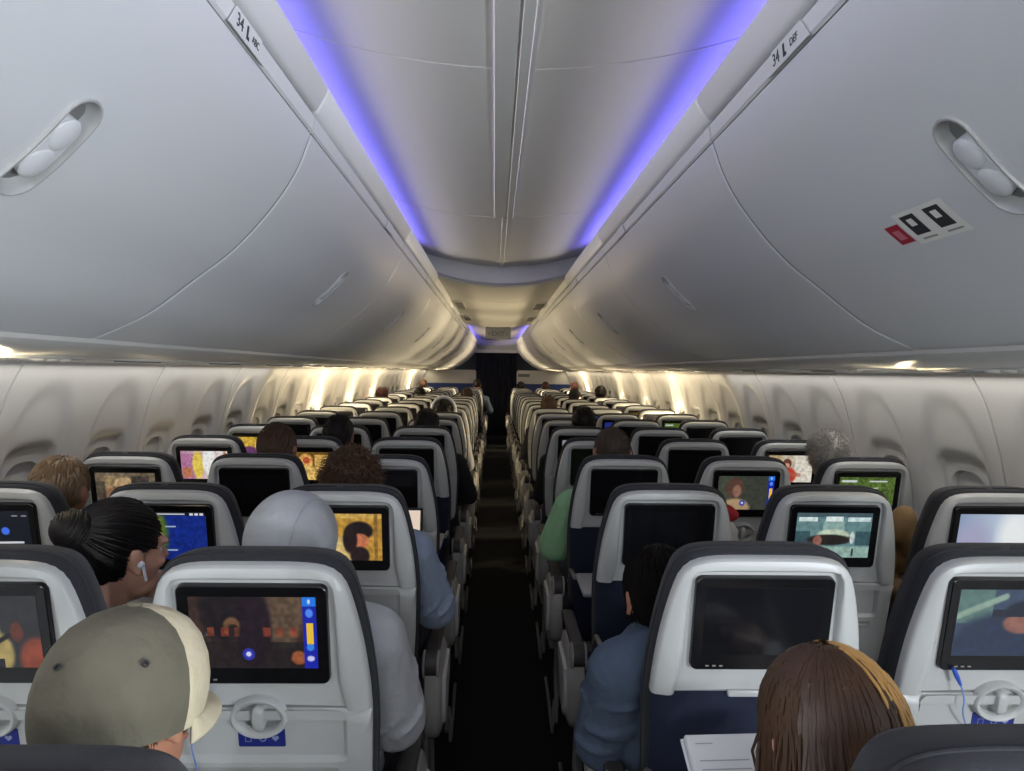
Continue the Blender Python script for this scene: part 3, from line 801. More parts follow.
def pic_cap():
    p = Pic((66, 82, 108)); p.rect(0, 0, .3, .5, (104, 140, 128), .8); p.line(.0, .4, .4, .1, .03, (150, 176, 160)); p.ell(.4, .85, .42, .5, (44, 58, 84)); p.ell(.6, .36, .2, .2, (40, 46, 62)); p.ell(.58, .5, .17, .16, (150, 104, 92)); p.rect(.3, .3, .8, .4, (38, 44, 60)); p.ell(1.0, .75, .12, .4, (150, 158, 132)); p.ell(1.05, .8, .1, .36, (60, 70, 92)); return p.noise(.15, 21, 4)
def pic_garage():
    p = Pic((104, 140, 142)); p.rect(0, 0, 1, .1, (74, 96, 104)); p.rect(.03, .1, .28, .18, (222, 242, 240)); p.rect(.38, .08, .62, .18, (232, 248, 246)); p.rect(.68, .1, .98, .18, (214, 236, 236)); p.rect(.36, .18, .64, .48, (150, 182, 176)); p.rect(0, .4, .2, .72, (58, 88, 96)); p.rect(.8, .4, 1, .72, (60, 90, 98)); p.ell(.5, .5, .22, .14, (200, 214, 190)); p.ell(.45, .6, .3, .12, (44, 40, 38)); p.ell(.3, .62, .06, .12, (150, 100, 88)); p.ell(.76, .55, .03, .14, (214, 220, 218)); p.rect(0, .75, 1, 1, (150, 182, 172)); p.ell(.78, .88, .015, .1, (54, 60, 58)); return p.noise(.25, 25, 3)
def pic_glare():
    p = Pic((170, 190, 220)); p.grad((150, 168, 200), (236, 246, 255)); p.ell(.2, .7, .25, .5, (176, 176, 206), .8); p.ell(.75, .5, .2, .6, (250, 254, 255), .9); return p  # glare painted into the picture colours
def pic_portrait():
    p = Pic((62, 66, 58)); p.ell(.2, .4, .2, .5, (72, 78, 64), .6); p.ell(.3, .35, .16, .3, (92, 66, 56)); p.ell(.34, .45, .08, .18, (146, 108, 92)); p.ell(.32, .95, .26, .28, (176, 148, 112)); p.noise(.2, 31, 4); return slider(p)
def pic_red():
    p = Pic((206, 196, 176)); p.rect(0, 0, .3, .6, (190, 160, 96), .6); p.rect(.6, 0, 1, 1, (226, 220, 204)); p.ell(.42, .3, .1, .18, (110, 66, 50)); p.ell(.42, .38, .06, .1, (214, 160, 130)); p.ell(.45, .75, .2, .3, (190, 66, 54)); p.rect(.2, .65, .75, .8, (196, 110, 90), .7); return p.noise(.25, 33, 4)
def pic_map2():
    p = Pic((84, 108, 46)); p.noise(.7, 36, 3); p.rect(0, .84, 1, 1, (26, 46, 178)); p.line(.05, .12, .3, .12, .02, (225, 230, 235)); p.line(.55, .12, .85, .12, .012, (225, 230, 235)); p.line(.4, .35, .7, .32, .012, (200, 210, 190)); p.line(.2, .45, .5, .5, .008, (190, 205, 180)); p.ell(.9, .92, .03, .04, (120, 150, 255)); p.ell(.8, .92, .03, .04, (120, 150, 255)); return p
def pic_plain(c): return lambda: Pic(c).noise(.12, 40, 8)
def pic_bar(c):
    def f():
        p = Pic((14, 15, 18)); p.rect(.03, .05, .97, .36, c); return p
    return f
def screen_mesh(p):
    me = bpy.data.meshes.new('screen'); vs = []; x0, x1, s0, s1 = -.1165, .1165, .0700, .2165
    for j in range(PH_+1):
        for i in range(PW_+1): vs.append(B(x0+(x1-x0)*i/PW_, s0+(s1-s0)*j/PH_, .0108))
    W = PW_+1
    fs = [(j*W+i, j*W+i+1, (j+1)*W+i+1, (j+1)*W+i) for j in range(PH_) for i in range(PW_)]
    me.from_pydata(vs, [], fs); me.update(); me.materials.append(M_LIT)
    c = np.clip(p.a, 0, 1).reshape(-1, 3); c = np.where(c <= .04045, c/12.92, ((c+.055)/1.055)**2.4)
    c4 = np.concatenate([c, np.ones((len(c), 1))], 1); c4 = np.repeat(c4, 4, axis=0)
    at = me.color_attributes.new('Col', 'FLOAT_COLOR', 'CORNER'); at.data.foreach_set('color', c4.astype(np.float32).ravel())
    return me
SCREENS = {('L', 1, 0): (pic_concert, 'dim concert film and a blue volume bar'), ('L', 1, 1): (pic_party, 'dark film with a pale green cone'), ('L', 2, 0): (pic_diner, 'golden film of a woman looking down'),
 ('L', 2, 1): (pic_map, 'blue and green flight map'), ('L', 2, 2): (pic_menu, 'dark menu with blue dots'), ('L', 3, 2): (pic_street, 'brownish film scene'), ('L', 4, 2): (pic_stage, 'bright pink and white film'),
 ('L', 4, 1): (pic_gold, 'golden film picture'), ('L', 5, 2): (pic_yellow, 'bright yellow picture'), ('L', 11, 1): (pic_plain((50, 96, 190)), 'small plain blue picture'),
 ('R', 1, 1): (pic_cap, 'bluish film of a man in a dark cap'), ('R', 2, 1): (pic_garage, 'pale teal garage scene'), ('R', 2, 2): (pic_glare, 'picture washed out by white and blue glare'), ('R', 3, 1): (pic_portrait, 'film of a person outdoors and a volume bar'),
 ('R', 3, 2): (pic_map2, 'green map with a blue strip below'), ('R', 4, 2): (pic_red, 'bright film of a woman in red'), ('R', 6, 0): (pic_bar((226, 140, 40)), 'orange banner on black'), ('R', 5, 0): (pic_bar((150, 156, 164)), 'small grey banner on black'),
 ('R', 7, 1): (pic_plain((36, 48, 128)), 'plain dark blue picture'), ('R', 8, 1): (pic_plain((44, 84, 235)), 'vivid plain blue picture'), ('R', 9, 2): (pic_gold, 'warm tan film picture'), ('R', 7, 2): (pic_map2, 'green and white map')}
TRAYDOWN = {('R', 1, 0), ('R', 2, 0), ('R', 3, 0), ('L', 4, 0)}
NROWS = 19
SX = {0: .495, 1: 1.003, 2: 1.509}
def row_y(side, r): return 1.355+(r-1)*.762+(-.05 if side == 'L' else .02)
def seat_x(side, c): return SX[c]+.008 if side == 'R' else -(SX[c]-.018)
DARK = {}
ROW0 = {'L': .030, 'R': .0}
protos = {}
for key, td, al in (('plain', False, None), ('aisleL', False, 1), ('aisleR', False, -1), ('downL', True, 1), ('downR', True, -1)):
    protos[key] = make_seat(td, al)
used = set()
CN = {0: 'aisle', 1: 'middle', 2: 'window'}
for side in 'LR':
    sn = 'left' if side == 'L' else 'right'
    for r in range(0, NROWS+1):
        for c in (0, 1, 2):
            if r == 0 and c > 0: continue
            key = ('plain' if c else (('down' if (side, r, c) in TRAYDOWN else 'aisle')+side))
            o = protos[key] if key not in used else copy_tree(protos[key]); used.add(key)
            y = row_y(side, r)+ROW0[side]*(r == 0)
            o.location = (seat_x(side, c), y, 0)
            g = 'passenger seats %s of the aisle' % sn
            if r == 0:
                tag(o, 'dark padded seat top at the bottom edge of the view, %s of the aisle' % sn, 'seat', g)
            else:
                what = 'tray lowered, ' if (side, r, c) in TRAYDOWN else ''
                if True:
                    shell = [q for q in o.children if q.name.startswith('shell')][0]
                    bez = [q for q in shell.children if q.name.startswith('screen_bezel')][0]
                    sc = [q for q in bez.children if q.name.split('.')[0] == 'screen'][0]
                    if key not in DARK: DARK[key] = sc.data
                    sc.data = DARK[key]
                    if 'label' in sc: del sc['label']
                if (side, r, c) in SCREENS:
                    pf, d = SCREENS[side, r, c]
                    sc.data = screen_mesh(pf()); sc['label'] = 'screen showing '+d
                    lab = '%s %s seat, %s row ahead, showing %s' % (sn, CN[c], ORD[r], d)
                else:
                    lab = 'grey-shelled %s seat %s of the aisle, %s row ahead, %sscreen black' % (CN[c], sn, ORD[r], what)
                tag(o, lab, 'seat', g)
for k, o in protos.items():
    assert k in used, k

# ------------------------------------------------------------------ people
HAIRM = {'dark': mat('hair_dark', rgb(22, 17, 16), .55, spec=.35), 'brown': mat('hair_brown', rgb(82, 60, 45), .55, spec=.35), 'auburn': mat('hair_auburn', rgb(68, 46, 31), .45, var=.3, bscale=30),
         'lit_side': mat('hair_lit_side', rgb(198, 152, 88), .4, var=.2, bscale=30), 'grey': mat('hair_grey', rgb(92, 88, 82), .6, var=.2, bscale=80), 'white': mat('hair_white', rgb(170, 166, 158), .6, var=.1, bscale=80),  # golden tone is auburn hair with light from the right painted in
         'red': mat('hair_red', rgb(62, 30, 26), .55, spec=.35), 'sandy': mat('hair_sandy', rgb(128, 104, 78), .55)}
def cloth(name, c, **k): return mat(name, c, .92, bump=.55, bscale=26, var=.10, **k)
C_GREYHOOD = cloth('grey_jersey', rgb(172, 174, 178)); C_DENIM = cloth('denim', rgb(80, 94, 114)); C_GREEN = cloth('green_cotton', rgb(146, 190, 144)); C_BLUEGREY = cloth('bluegrey_cotton', rgb(140, 154, 176))
C_BLACK = cloth('black_knit', rgb(24, 24, 28)); C_NAVYC = cloth('navy_knit', rgb(34, 38, 56)); C_TAN = cloth('tan_twill', rgb(142, 116, 78)); C_REDC = cloth('red_fleece', rgb(170, 36, 46)); C_LIGHTB = cloth('light_blue_shirt', rgb(120, 140, 160))
C_PANTS = cloth('dark_trousers', rgb(40, 42, 54)); C_CAP = cloth('cap_olive', rgb(102, 97, 82)); C_CAPF = cloth('cap_cream', rgb(206, 194, 164)); C_WHITEC = cloth('white_fleece', rgb(190, 188, 186))
HC = Vector((0, .315, 1.14))      # head centre for a person in an upright seat
POSE0 = dict(head=(0, .315, 1.14), yaw=0, pitch=0, chest=(0, .30, .86), hipz=.556, shl=(-.165, .29, .925), shr=(.165, .29, .925), ell=(-.215, .36, .70), elr=(.215, .36, .70), hal=(-.10, .56, .66), har=(.10, .56, .66))
def head_mtx(p):
    return Matrix.Translation(p['head']) @ Matrix.Rotation(p['yaw'], 4, 'Z') @ Matrix.Rotation(p['pitch'], 4, 'X')
def head_shape(mb, M, k=1.0):
    """head in head space: +y is the face, z up, centre between the ears"""
    R = M.to_3x3()
    def e(c, r): mb.ell(M @ Vector([q*k for q in c]), [q*k for q in r], 20, 14, R)
    e((0, -.012, .028), (.074, .094, .088))      # skull
    e((0, .012, -.01), (.066, .074, .095))       # face
    e((0, .030, -.068), (.050, .052, .040))      # jaw
    e((0, .066, -.098), (.022, .018, .016))      # chin
    e((0, .078, .022), (.052, .016, .014))       # brow
    e((0, .094, -.022), (.011, .018, .013)); mb.capsule(M @ (Vector((0, .084, .014))*k), M @ (Vector((0, .102, -.022))*k), .008*k, .011*k)   # nose
    e((.034, .066, -.022), (.020, .016, .016)); e((-.034, .066, -.022), (.020, .016, .016))    # cheeks
    e((0, .084, -.060), (.022, .011, .006)); e((0, .083, -.071), (.020, .011, .007))      # lips
    for s in (-1, 1):
        e((s*.076, -.006, -.006), (.008, .018, .030)); e((s*.083, -.014, .008), (.006, .014, .018)); e((s*.080, -.002, -.030), (.006, .009, .009))
def body_mesh(p, vox=.007, k=1.0):
    mb = MB(); M = head_mtx(p); head_shape(mb, M, k)
    nb = M @ Vector((0, -.025, -.05)); ch = Vector(p['chest']); hp = Vector((0, .412, p['hipz']))
    nk = (Vector(p['shl'])+Vector(p['shr']))/2+Vector((0, -.01, .045))
    mb.capsule(nk-Vector((0, 0, .03)), nb, .058, .050)
    mb.ell(ch, (.155, .098, .15)); mb.ell(ch+Vector((0, .02, -.13)), (.14, .10, .14)); mb.ell(hp, (.165, .12, .10)); mb.capsule(ch+Vector((0, .02, -.1)), hp, .12, .125)
    for s, a in ((p['shl'], nk), (p['shr'], nk)): mb.capsule(a, s, .055, .062)
    for s, e_, h, sg in ((p['shl'], p['ell'], p['hal'], -1), (p['shr'], p['elr'], p['har'], 1)):
        s, e_, h = Vector(s), Vector(e_), Vector(h)
        mb.capsule(s, e_, .055, .043); mb.capsule(e_, h, .042, .028)
        d = (h-e_).normalized(); side = d.cross(Vector((0, 0, 1))).normalized()*sg; dn = Vector((0, 0, -1))
        pc = h+d*.045; mb.ell(pc, (.042, .046, .020))
        for q, L in ((-.030, .062), (-.010, .072), (.010, .068), (.030, .052)):
            b = pc+d*.030+side*q; m1 = b+d*L*.5+dn*.006; m2 = b+d*L*.85+dn*.026
            mb.capsule(b, m1, .0095, .0088, 8); mb.capsule(m1, m2, .0088, .0075, 8)
        t0 = pc-side*.034-d*.01; t1 = t0-side*.028+d*.03; t2 = t1+d*.028+side*.004
        mb.capsule(t0, t1, .012, .010, 8); mb.capsule(t1, t2, .010, .008, 8)
    for s in (-1, 1):
        kn = Vector((s*.13, .80, .50)); an = Vector((s*.13, .84, .10))
        mb.capsule(hp+Vector((s*.08, 0, 0)), kn, .085, .062); mb.capsule(kn, an, .058, .040); mb.capsule(an+Vector((0, -.03, -.055)), an+Vector((0, .15, -.06)), .036, .030)
    return remesh(mb, vox, 5)
def shirt_mesh(p, fat=.010, sleeve=1.0, vox=.007, fold=0.0, seed=1):
    mb = MB(); ch = Vector(p['chest']); hp = Vector((0, .412, p['hipz'])); nk = (Vector(p['shl'])+Vector(p['shr']))/2+Vector((0, -.01, .04)); f = fat
    mb.ell(ch, (.155+f, .098+f, .15+f)); mb.ell(ch+Vector((0, .02, -.13)), (.14+f, .10+f, .14+f)); mb.ell(hp+Vector((0, 0, .02)), (.165+f, .12+f, .09+f)); mb.capsule(ch+Vector((0, .02, -.1)), hp+Vector((0, 0, .02)), .12+f, .125+f)
    mb.capsule(nk-Vector((0, 0, .04)), nk, .064+f, .058+f)
    for s in (p['shl'], p['shr']): mb.capsule(nk, s, .055+f, .062+f)
    rs = random.Random(seed)
    for s, e_, h in ((p['shl'], p['ell'], p['hal']), (p['shr'], p['elr'], p['har'])):
        s, e_, h = Vector(s), Vector(e_), Vector(h)
        if sleeve < .5:
            mb.capsule(s, s.lerp(e_, sleeve*2), .058+f*1.4, .052+f*1.8)
        else:
            mb.capsule(s, e_, .056+f*1.2, .046+f*1.5); mb.capsule(e_, e_.lerp(h, sleeve), .046+f*1.4, .032+f*1.2)
            if fold:
                for i in range(10):
                    t = .10+.095*i; c = s.lerp(e_, t); rr = .052+f*1.4
                    ax = (e_-s).normalized(); u = ax.orthogonal().normalized(); w = ax.cross(u); ph = rs.random()*6; sl = rs.uniform(.004, .016)
                    pts = [c+(u*math.cos(ph+q*.32)+w*math.sin(ph+q*.32))*rr+ax*(sl*q-.03) for q in range(6)]
                    mb.tube(pts, [.002, .006*fold, .008*fold, .008*fold, .006*fold, .002], 6)
    return remesh(mb, vox, 3)
def trousers_mesh(p, vox=.012):
    mb = MB(); hp = Vector((0, .412, p['hipz']))
    mb.ell(hp, (.178, .132, .105))
    for s in (-1, 1):
        kn = Vector((s*.13, .80, .50)); an = Vector((s*.13, .84, .12))
        mb.capsule(hp+Vector((s*.08, 0, 0)), kn, .097, .074); mb.capsule(kn, an, .070, .058)
    return remesh(mb, vox, 3)
def strands(roots, fn, r0, nseg=6, sides=3):
    mb = MB()
    for q in roots:
        pts = fn(q); n = len(pts)
        mb.tube(pts, [r0*(1-.75*(i/(n-1))**2) for i in range(n)], sides, False)
    return mb
def scalp(M, n, rs, k=1.05, test=None, c=(0, -.012, .028), r=(.074, .094, .088)):
    out = []
    while len(out) < n:
        v = Vector((rs.gauss(0, 1), rs.gauss(0, 1), rs.gauss(0, 1))).normalized()
        pt = Vector((c[0]+v.x*r[0]*k, c[1]+v.y*r[1]*k, c[2]+v.z*r[2]*k))
        if test is None or test(pt): out.append((pt, v))
    return out
def short_test(p): return (p.z > -.045 and p.y < .02+max(0, p.z)*.9) and (p.z > -.005 or p.y < -.02)
def hair_short(M, n=900, L=.018, r=.0016, seed=1, curl=0.0, k=1.04, test=short_test, flat=0, to=None):
    rs = random.Random(seed); mb = MB(); R = M.to_3x3()
    # cap of hair volume clipped to the scalp
    base = MB(); base.ell((0, -.012, .028), (.074*k, .094*k, .088*k), 40, 28)
    vs = []; idx = {}
    for i, v in enumerate(base.v):
        if test(Vector(v)): idx[i] = len(vs); vs.append(M @ Vector(v))
    fs = [tuple(idx[i] for i in f) for f in base.f if all(i in idx for i in f)]
    mb.add(vs, fs)
    for pt, v in scalp(M, n, rs, k, test):
        d = (v+Vector((rs.gauss(0, .25), -.35+rs.gauss(0, .25), -.35+rs.gauss(0, .25)))).normalized()
        pts = []; ph = rs.random()*6
        if flat:
            c0 = Vector((0, -.012, .028)); g = ((to-pt) if to else Vector((rs.gauss(0, .15), -.3, -1))).normalized(); g = (g-v*g.dot(v)).normalized()
            LL = min(L, (to-pt).length) if to else L*rs.uniform(.7, 1.2)
            for i in range(5):
                w = pt+g*LL*i/4-c0; w = Vector((w.x/.074, w.y/.094, w.z/.088)).normalized(); kk = k+.015+.02*rs.random()*(i in (1, 2, 3))+flat*.01*i
                pts.append(M @ (c0+Vector((w.x*.074, w.y*.094, w.z*.088))*kk if pt.z+g.z*LL*i/4 > -.03 else pt+g*LL*i/4))
            mb.tube(pts, [r*(1-.6*(i/4)**2) for i in range(5)], 3, False); continue
        for i in range(5):
            t = i/4; q = pt+d*L*t+Vector((0, -.2, -.6))*L*t*t*.5
            if curl: q += Vector((math.cos(ph+t*6), math.sin(ph+t*6), math.cos(ph*2+t*5)))*curl*t
            pts.append(M @ q)
        mb.tube(pts, [r*(1-.8*(i/4)**2) for i in range(5)], 3, False)
    return mb
def person(loc, label, pose=None, skin=M_SKIN, shirt=C_BLACK, pants=C_PANTS, fat=.010, sleeve=1.0, vox=.008, fold=0, k=1.0, eyes=True, seed=1, group=None):
    p = dict(POSE0); p.update(pose or {})
    o = link('person', setmat(body_mesh(p, vox, k), skin)); o.location = loc
    tag(o, label, 'person', group)
    link('shirt', setmat(shirt_mesh(p, fat, sleeve, vox, fold, seed), shirt), o)
    link('trousers', setmat(trousers_mesh(p), pants), o)
    M = head_mtx(p)
    if eyes:
        for s in (-1, 1):
            mb = MB(); mb.ell(M @ (Vector((s*.031, .0635, .003))*k), (.0125*k, .0125*k, .0125*k), 14, 10); mb.build('eye', M_EYE, o)
        mb = MB(); mb.ell(M @ (Vector((0, .0905, -.065))*k), (.021*k, .008*k, .009*k), 14, 8, M.to_3x3()); mb.build('lips', M_LIP, o)
    return o, M, p
def seatloc(side, r, c): return (seat_x(side, c), row_y(side, r)+ROW0[side]*(r == 0), 0)

# --- front left: person in a cap (row 0, aisle seat)
o, M, p = person(seatloc('L', 0, 0), 'person in olive and cream baseball cap at the lower left, seen from behind', dict(head=(-.018, .335, 1.100), yaw=-.30, pitch=-.14), M_SKIN, C_BLACK, vox=.006, k=1.0)
hm = hair_short(M, 500, .012, .0013, 3, test=lambda q: short_test(q) and q.z < .01); hm.build('hair', HAIRM['brown'], o)
def cap(M, par):
    R = M.to_3x3()
    rz = [(-.030, 1.0), (-.015, 1.03), (.0, 1.045), (.02, 1.04), (.045, .99), (.07, .88), (.09, .72), (.104, .50), (.112, .26), (.114, .04)]
    N = 72
    def ring(z, k, out=0):
        pts = []
        for i in range(N):
            a = 2*PI*i/N; seam = 1-.010*math.exp(-((((a/(PI/3)) % 1)-.5)/.06)**2*0-((min((a/(PI/3)) % 1, 1-(a/(PI/3)) % 1))/.06)**2)
            pts.append(M @ Vector(((.086*k+out)*math.cos(a)*seam, -.010+(.108*k+out)*math.sin(a)*seam, z+.010)))
        return pts
    loops = [ring(z, k) for z, k in rz]; loops = [ring(-.029, .975)]+loops
    mb = MB(); n = N
    b = len(mb.v)
    for l in loops: mb.v.extend([tuple(q) for q in l])
    for kx in range(len(loops)-1):
        for i in range(n):
            j = (i+1) % n; a = 2*PI*(i+.5)/n
            front = PI*.03 < a < PI*.97
            mb.f.append((b+kx*n+i, b+kx*n+j, b+(kx+1)*n+j, b+(kx+1)*n+i)); mb.m.append(1 if front else 0)
    mb.f.append(tuple(b+(len(loops)-1)*n+i for i in range(n))); mb.m.append(0)
    c = mb.build('cap', [C_CAP, C_CAPF], par, ang=60, label='olive and cream baseball cap')
    mb = MB(); mb.ell(M @ Vector((0, -.010, .125)), (.010, .010, .005), 14, 8, R); mb.build('cap_button', C_CAP, c)
    for a in (-PI/2, -PI/2-PI/3, -PI/2+PI/3, PI/2-.5, PI/2+.5):
        q = M @ Vector((.090*.93*math.cos(a), -.010+.112*.93*math.sin(a), .073)); nn = (R @ Vector((math.cos(a)*.8, math.sin(a)*.8, .62))).normalized()
        rot = nn.to_track_quat('Z', 'Y').to_matrix(); K = 14
        mb = MB(); mb.loft([[q+rot @ Vector((rr*math.cos(2*PI*i/K), rr*math.sin(2*PI*i/K), h)) for i in range(K)] for rr, h in ((.0045, 0), (.0045, .002), (.0025, .002), (.002, -.002))]); mb.build('eyelet', M_PRINT, c)
    mb = MB(); loops = []
    for t in range(9):
        u = t/8; row = []
        for i in range(25):
            a = PI*.08+PI*.84*i/24
            ex = .046*math.sin((i/24)*PI)**.6*u
            row.append(M @ Vector((.088*math.cos(a)*(1+.02*u), -.010+.108*math.sin(a)+ex, -.012-.010*u-.020*abs(math.cos(a))**2*u)))
        loops.append(row)
    mb.loft(loops, False); br = mb.build('brim', C_CAPF, c); sm = br.modifiers.new('thickness', 'SOLIDIFY'); sm.thickness = .004
    return c
cap(M, o)

# --- left: woman with a dark bun and an earbud (row 1, leaning between the seats)
o, M, p = person(seatloc('L', 1, 1), 'person with dark hair in a low bun and a white earbud, face turned right', dict(head=(.118, .30, 1.110), yaw=-.60, pitch=-.02, shl=(-.07, .30, .905), shr=(.22, .27, .90), chest=(.06, .30, .85), elr=(.245, .38, .69), har=(.12, .60, .66)), M_SKIN3, C_BLACK, vox=.005)
def sleek(q): return q.z > -.07 and q.y < .045+max(0, q.z)*.5 and (q.z > .012 or q.y < -.022) and q.y < .066
hm = hair_short(M, 1500, .16, .0016, 5, k=1.08, test=sleek, flat=1, to=Vector((0, -.105, .070)))
h = hm.build('hair', HAIRM['dark'], o)
mb = MB(); mb.ell(M @ Vector((0, -.105, .070)), (.046, .042, .042), 24, 16, M.to_3x3())
rs = random.Random(4)
for i in range(60):
    a = rs.random()*6.28; b = rs.uniform(-1, 1); c = Vector((0, -.105, .070))
    pts = [M @ (c+Vector((math.cos(a+t*.35)*.047*math.cos(b+.2*t), math.sin(b+.2*t)*.043, math.sin(a+t*.35)*.043*math.cos(b+.2*t)))) for t in range(6)]
    mb.tube(pts, [.001, .002, .0025, .0025, .002, .001], 4)
mb.build('hair_bun', HAIRM['dark'], h)
mb = MB(); q = Vector((.084, -.002, -.012)); mb.ell(M @ q, (.008, .009, .009), 14, 10, M.to_3x3()); mb.capsule(M @ (q+Vector((.004, .003, -.004))), M @ (q+Vector((.004, .010, -.034))), .0035, .003, 8); mb.build('earbud', M_WHITE, o)

# --- left: grey hood (row 1 aisle seat)
o, M, p = person(seatloc('L', 1, 0), 'person in a light grey hooded top with the hood up', dict(head=(-.015, .32, 1.115), elr=(.215, .35, .72), har=(.11, .58, .68), shr=(.172, .27, .925)), M_SKIN2, C_GREYHOOD, fat=.022, fold=.8, vox=.007)
mb = MB(); mb.ell(M @ Vector((0, -.014, .024)), (.102, .116, .116), 32, 20, M.to_3x3()); mb.ell(M @ Vector((0, .030, .028)), (.096, .09, .104), 32, 20); mb.capsule(M @ Vector((0, -.02, -.10)), M @ Vector((0, -.02, .0)), .125, .102); mb.ell(M @ Vector((0, -.02, -.12)), (.15, .11, .055))
hood = link('hood', setmat(remesh(mb, .006, 6), C_GREYHOOD), o)
mb = MB(); mb.tube([M @ (Vector((0, -.014, .024))+Vector((.1025*math.sin(.18+.045*t), -.1165*math.cos(t*.2-.2)*math.cos(.18+.045*t), .1165*math.sin(t*.2-.2)*math.cos(.18+.045*t)))) for t in range(11)], .0024, 6)
mb.build('hood_seam', C_GREYHOOD, hood)

# --- right: woman with auburn hair (row 0 aisle seat, reading)
o, M, p = person(seatloc('R', 0, 0), 'person with shoulder length auburn hair, painted golden side light, at the lower right', dict(head=(-.088, .31, 1.038), yaw=.15, pitch=-.30, shl=(-.22, .28, .89), shr=(.10, .28, .90), chest=(-.05, .30, .84), ell=(-.20, .40, .72), elr=(.13, .42, .72), hal=(-.18, .55, .77), har=(.08, .55, .80)), M_SKIN3, C_NAVYC, vox=.006)
rs = random.Random(11)
def long_hair(lit_side):
    roots = scalp(M, 1500 if not lit_side else 420, rs, 1.03, lambda q: q.y < .03+max(0, q.z)*.55 and q.z > -.05 and ((q.x > .012 and q.y > -.10) if lit_side else True))
    def fn(rt):
        pt, v = rt; part = Vector((.010, -.02, .118)); pts = []
        base = pt.copy(); lat = Vector((v.x, v.y*.9, 0)); lat = lat.normalized() if lat.length > .05 else Vector((1 if v.x > 0 else -1, 0, 0))
        # from the crown over the skull, then hanging
        n0 = 5; hang = rs.uniform(.14, .25); jx = rs.gauss(0, .008); jy = rs.gauss(0, .008)
        kk = 1.06+rs.random()*.10+(.03 if lit_side else 0)
        for i in range(n0):
            t = i/(n0-1); w = Vector((0, -.1, 1)).lerp(v, .25+.75*t).normalized()
            pts.append(Vector((w.x*.074*kk, -.012+w.y*.094*kk, .028+w.z*.088*kk)))
        l = pts[-1]
        ex = Vector((lat.x*.088+jx, -.012+lat.y*.105+jy, 0))
        for i in range(1, 7):
            t = i/6; x = l.x+(ex.x-l.x)*min(1, t*2.2)+.004*math.sin(t*7+jx*300); y = l.y+(ex.y-l.y)*min(1, t*2.2)
            pts.append(Vector((x, y-.02*t, l.z-(l.z+hang)*t)))
        return [M @ q for q in pts]
    return strands(roots, fn, .0034 if not lit_side else .0026, sides=4)
mb = long_hair(False); mb.ell(M @ Vector((0, -.014, .026)), (.079, .099, .092), 24, 16, M.to_3x3())
h = mb.build('hair', HAIRM['auburn'], o, label='long auburn hair')
long_hair(True).build('hair_lit_strands', HAIRM['lit_side'], h, label='golden strands painted as side light')  # strands coloured golden where light would fall from the right
bk = empty('open_book', (seat_x('R', 0)-.085, row_y('R', 0)+.53, .862)); bk.rotation_euler = (.55, 0, .05)
mb = MB(); mb.rbox((-.115, -.085, -.018), (.115, .085, 0), .003, 1); mb.build('page_block', mat('paper', rgb(214, 214, 216), .7), bk)
mb = MB(); mb.rbox((-.118, -.088, -.022), (.118, .088, -.0175), .002, 1); mb.build('cover', M_WHITE, bk)
mb = MB()
for i in range(9):
    y = .066-.015*i; w = .085 if i not in (0, 4) else .035
    for x0 in (-.100, .014):
        if i == 0: mb.add([(x0, y, .0006), (x0+.03, y, .0006), (x0+.03, y+.002, .0006), (x0, y+.002, .0006)], [(0, 1, 2, 3)])
        elif i > 1: mb.add([(x0, y, .0006), (x0+w, y, .0006), (x0+w, y+.0022, .0006), (x0, y+.0022, .0006)], [(0, 1, 2, 3)])
pt = mb.build('printed_lines', mat('ink_grey', (.35, .35, .37), .7), bk, smooth=False); pt['kind'] = 'stuff'
tag(bk, 'open white paperback held in front of the auburn-haired person', 'book')

# --- right: denim jacket (row 1 aisle seat, leaning into the aisle)
o, M, p = person(seatloc('R', 1, 0), 'person in a blue denim jacket leaning towards the aisle, dark hair', dict(head=(-.135, .33, .985), yaw=.2, pitch=-.2, shl=(-.235, .26, .83), shr=(.03, .28, .87), chest=(-.09, .30, .80), ell=(-.262, .33, .64), elr=(.12, .40, .68), hal=(-.18, .55, .68), har=(.0, .58, .66)), M_SKIN, C_DENIM, fat=.020, fold=1.1, vox=.007)
hm = hair_short(M, 1600, .07, .002, 8, k=1.10, flat=1, test=lambda q: q.z > -.08 and q.y < .04+max(0, q.z)*.6); hm.build('hair', HAIRM['dark'], o)

# --- left row 2: curly brown hair, blue-grey top, with a laptop
o, M, p = person(seatloc('L', 2, 0), 'person with tousled brown hair in a blue-grey long sleeved top', dict(head=(-.03, .31, 1.140), elr=(.245, .36, .72), har=(.13, .60, .74), shr=(.172, .27, .925)), M_SKIN, C_BLUEGREY, fat=.020, fold=1.0, vox=.008)
hair_short(M, 1300, .034, .0024, 9, curl=.009, k=1.05).build('hair', HAIRM['brown'], o)
lt = empty('laptop', (-.455, row_y('L', 2)+.60, .742)); lt.rotation_euler = (0, 0, 0)
mb = MB(); mb.rbox((-.15, -.20, 0), (.15, .02, .014), .004, 2); mb.build('base', M_METAL, lt)
mb = MB(); mb.rbox((-.15, 0, 0), (.15,   .008, .250), .004, 2, Matrix.Translation((0, .02, .012)) @ Matrix.Rotation(-.2, 4, 'X')); ld = mb.build('lid', M_BLACK, lt)
mb = MB(); mb.rbox((-.14, -.001, .012), (.14, -  .0004, .240), 0, 1, Matrix.Translation((0, .02, .012)) @ Matrix.Rotation(-.2, 4, 'X')); mb.build('display', emit('laptop_page', rgb(236, 214, 196), .9), ld)
mb = MB()
for i in range(4): mb.rbox((-.13, -.185+.024*i+.08, .0135), (.13, -.166+.024*i+.08, .0155), .001, 1)
mb.build('keyboard', M_BLACK, lt)
tag(lt, 'open laptop with a pale page, in front of the tousled-haired person', 'laptop')

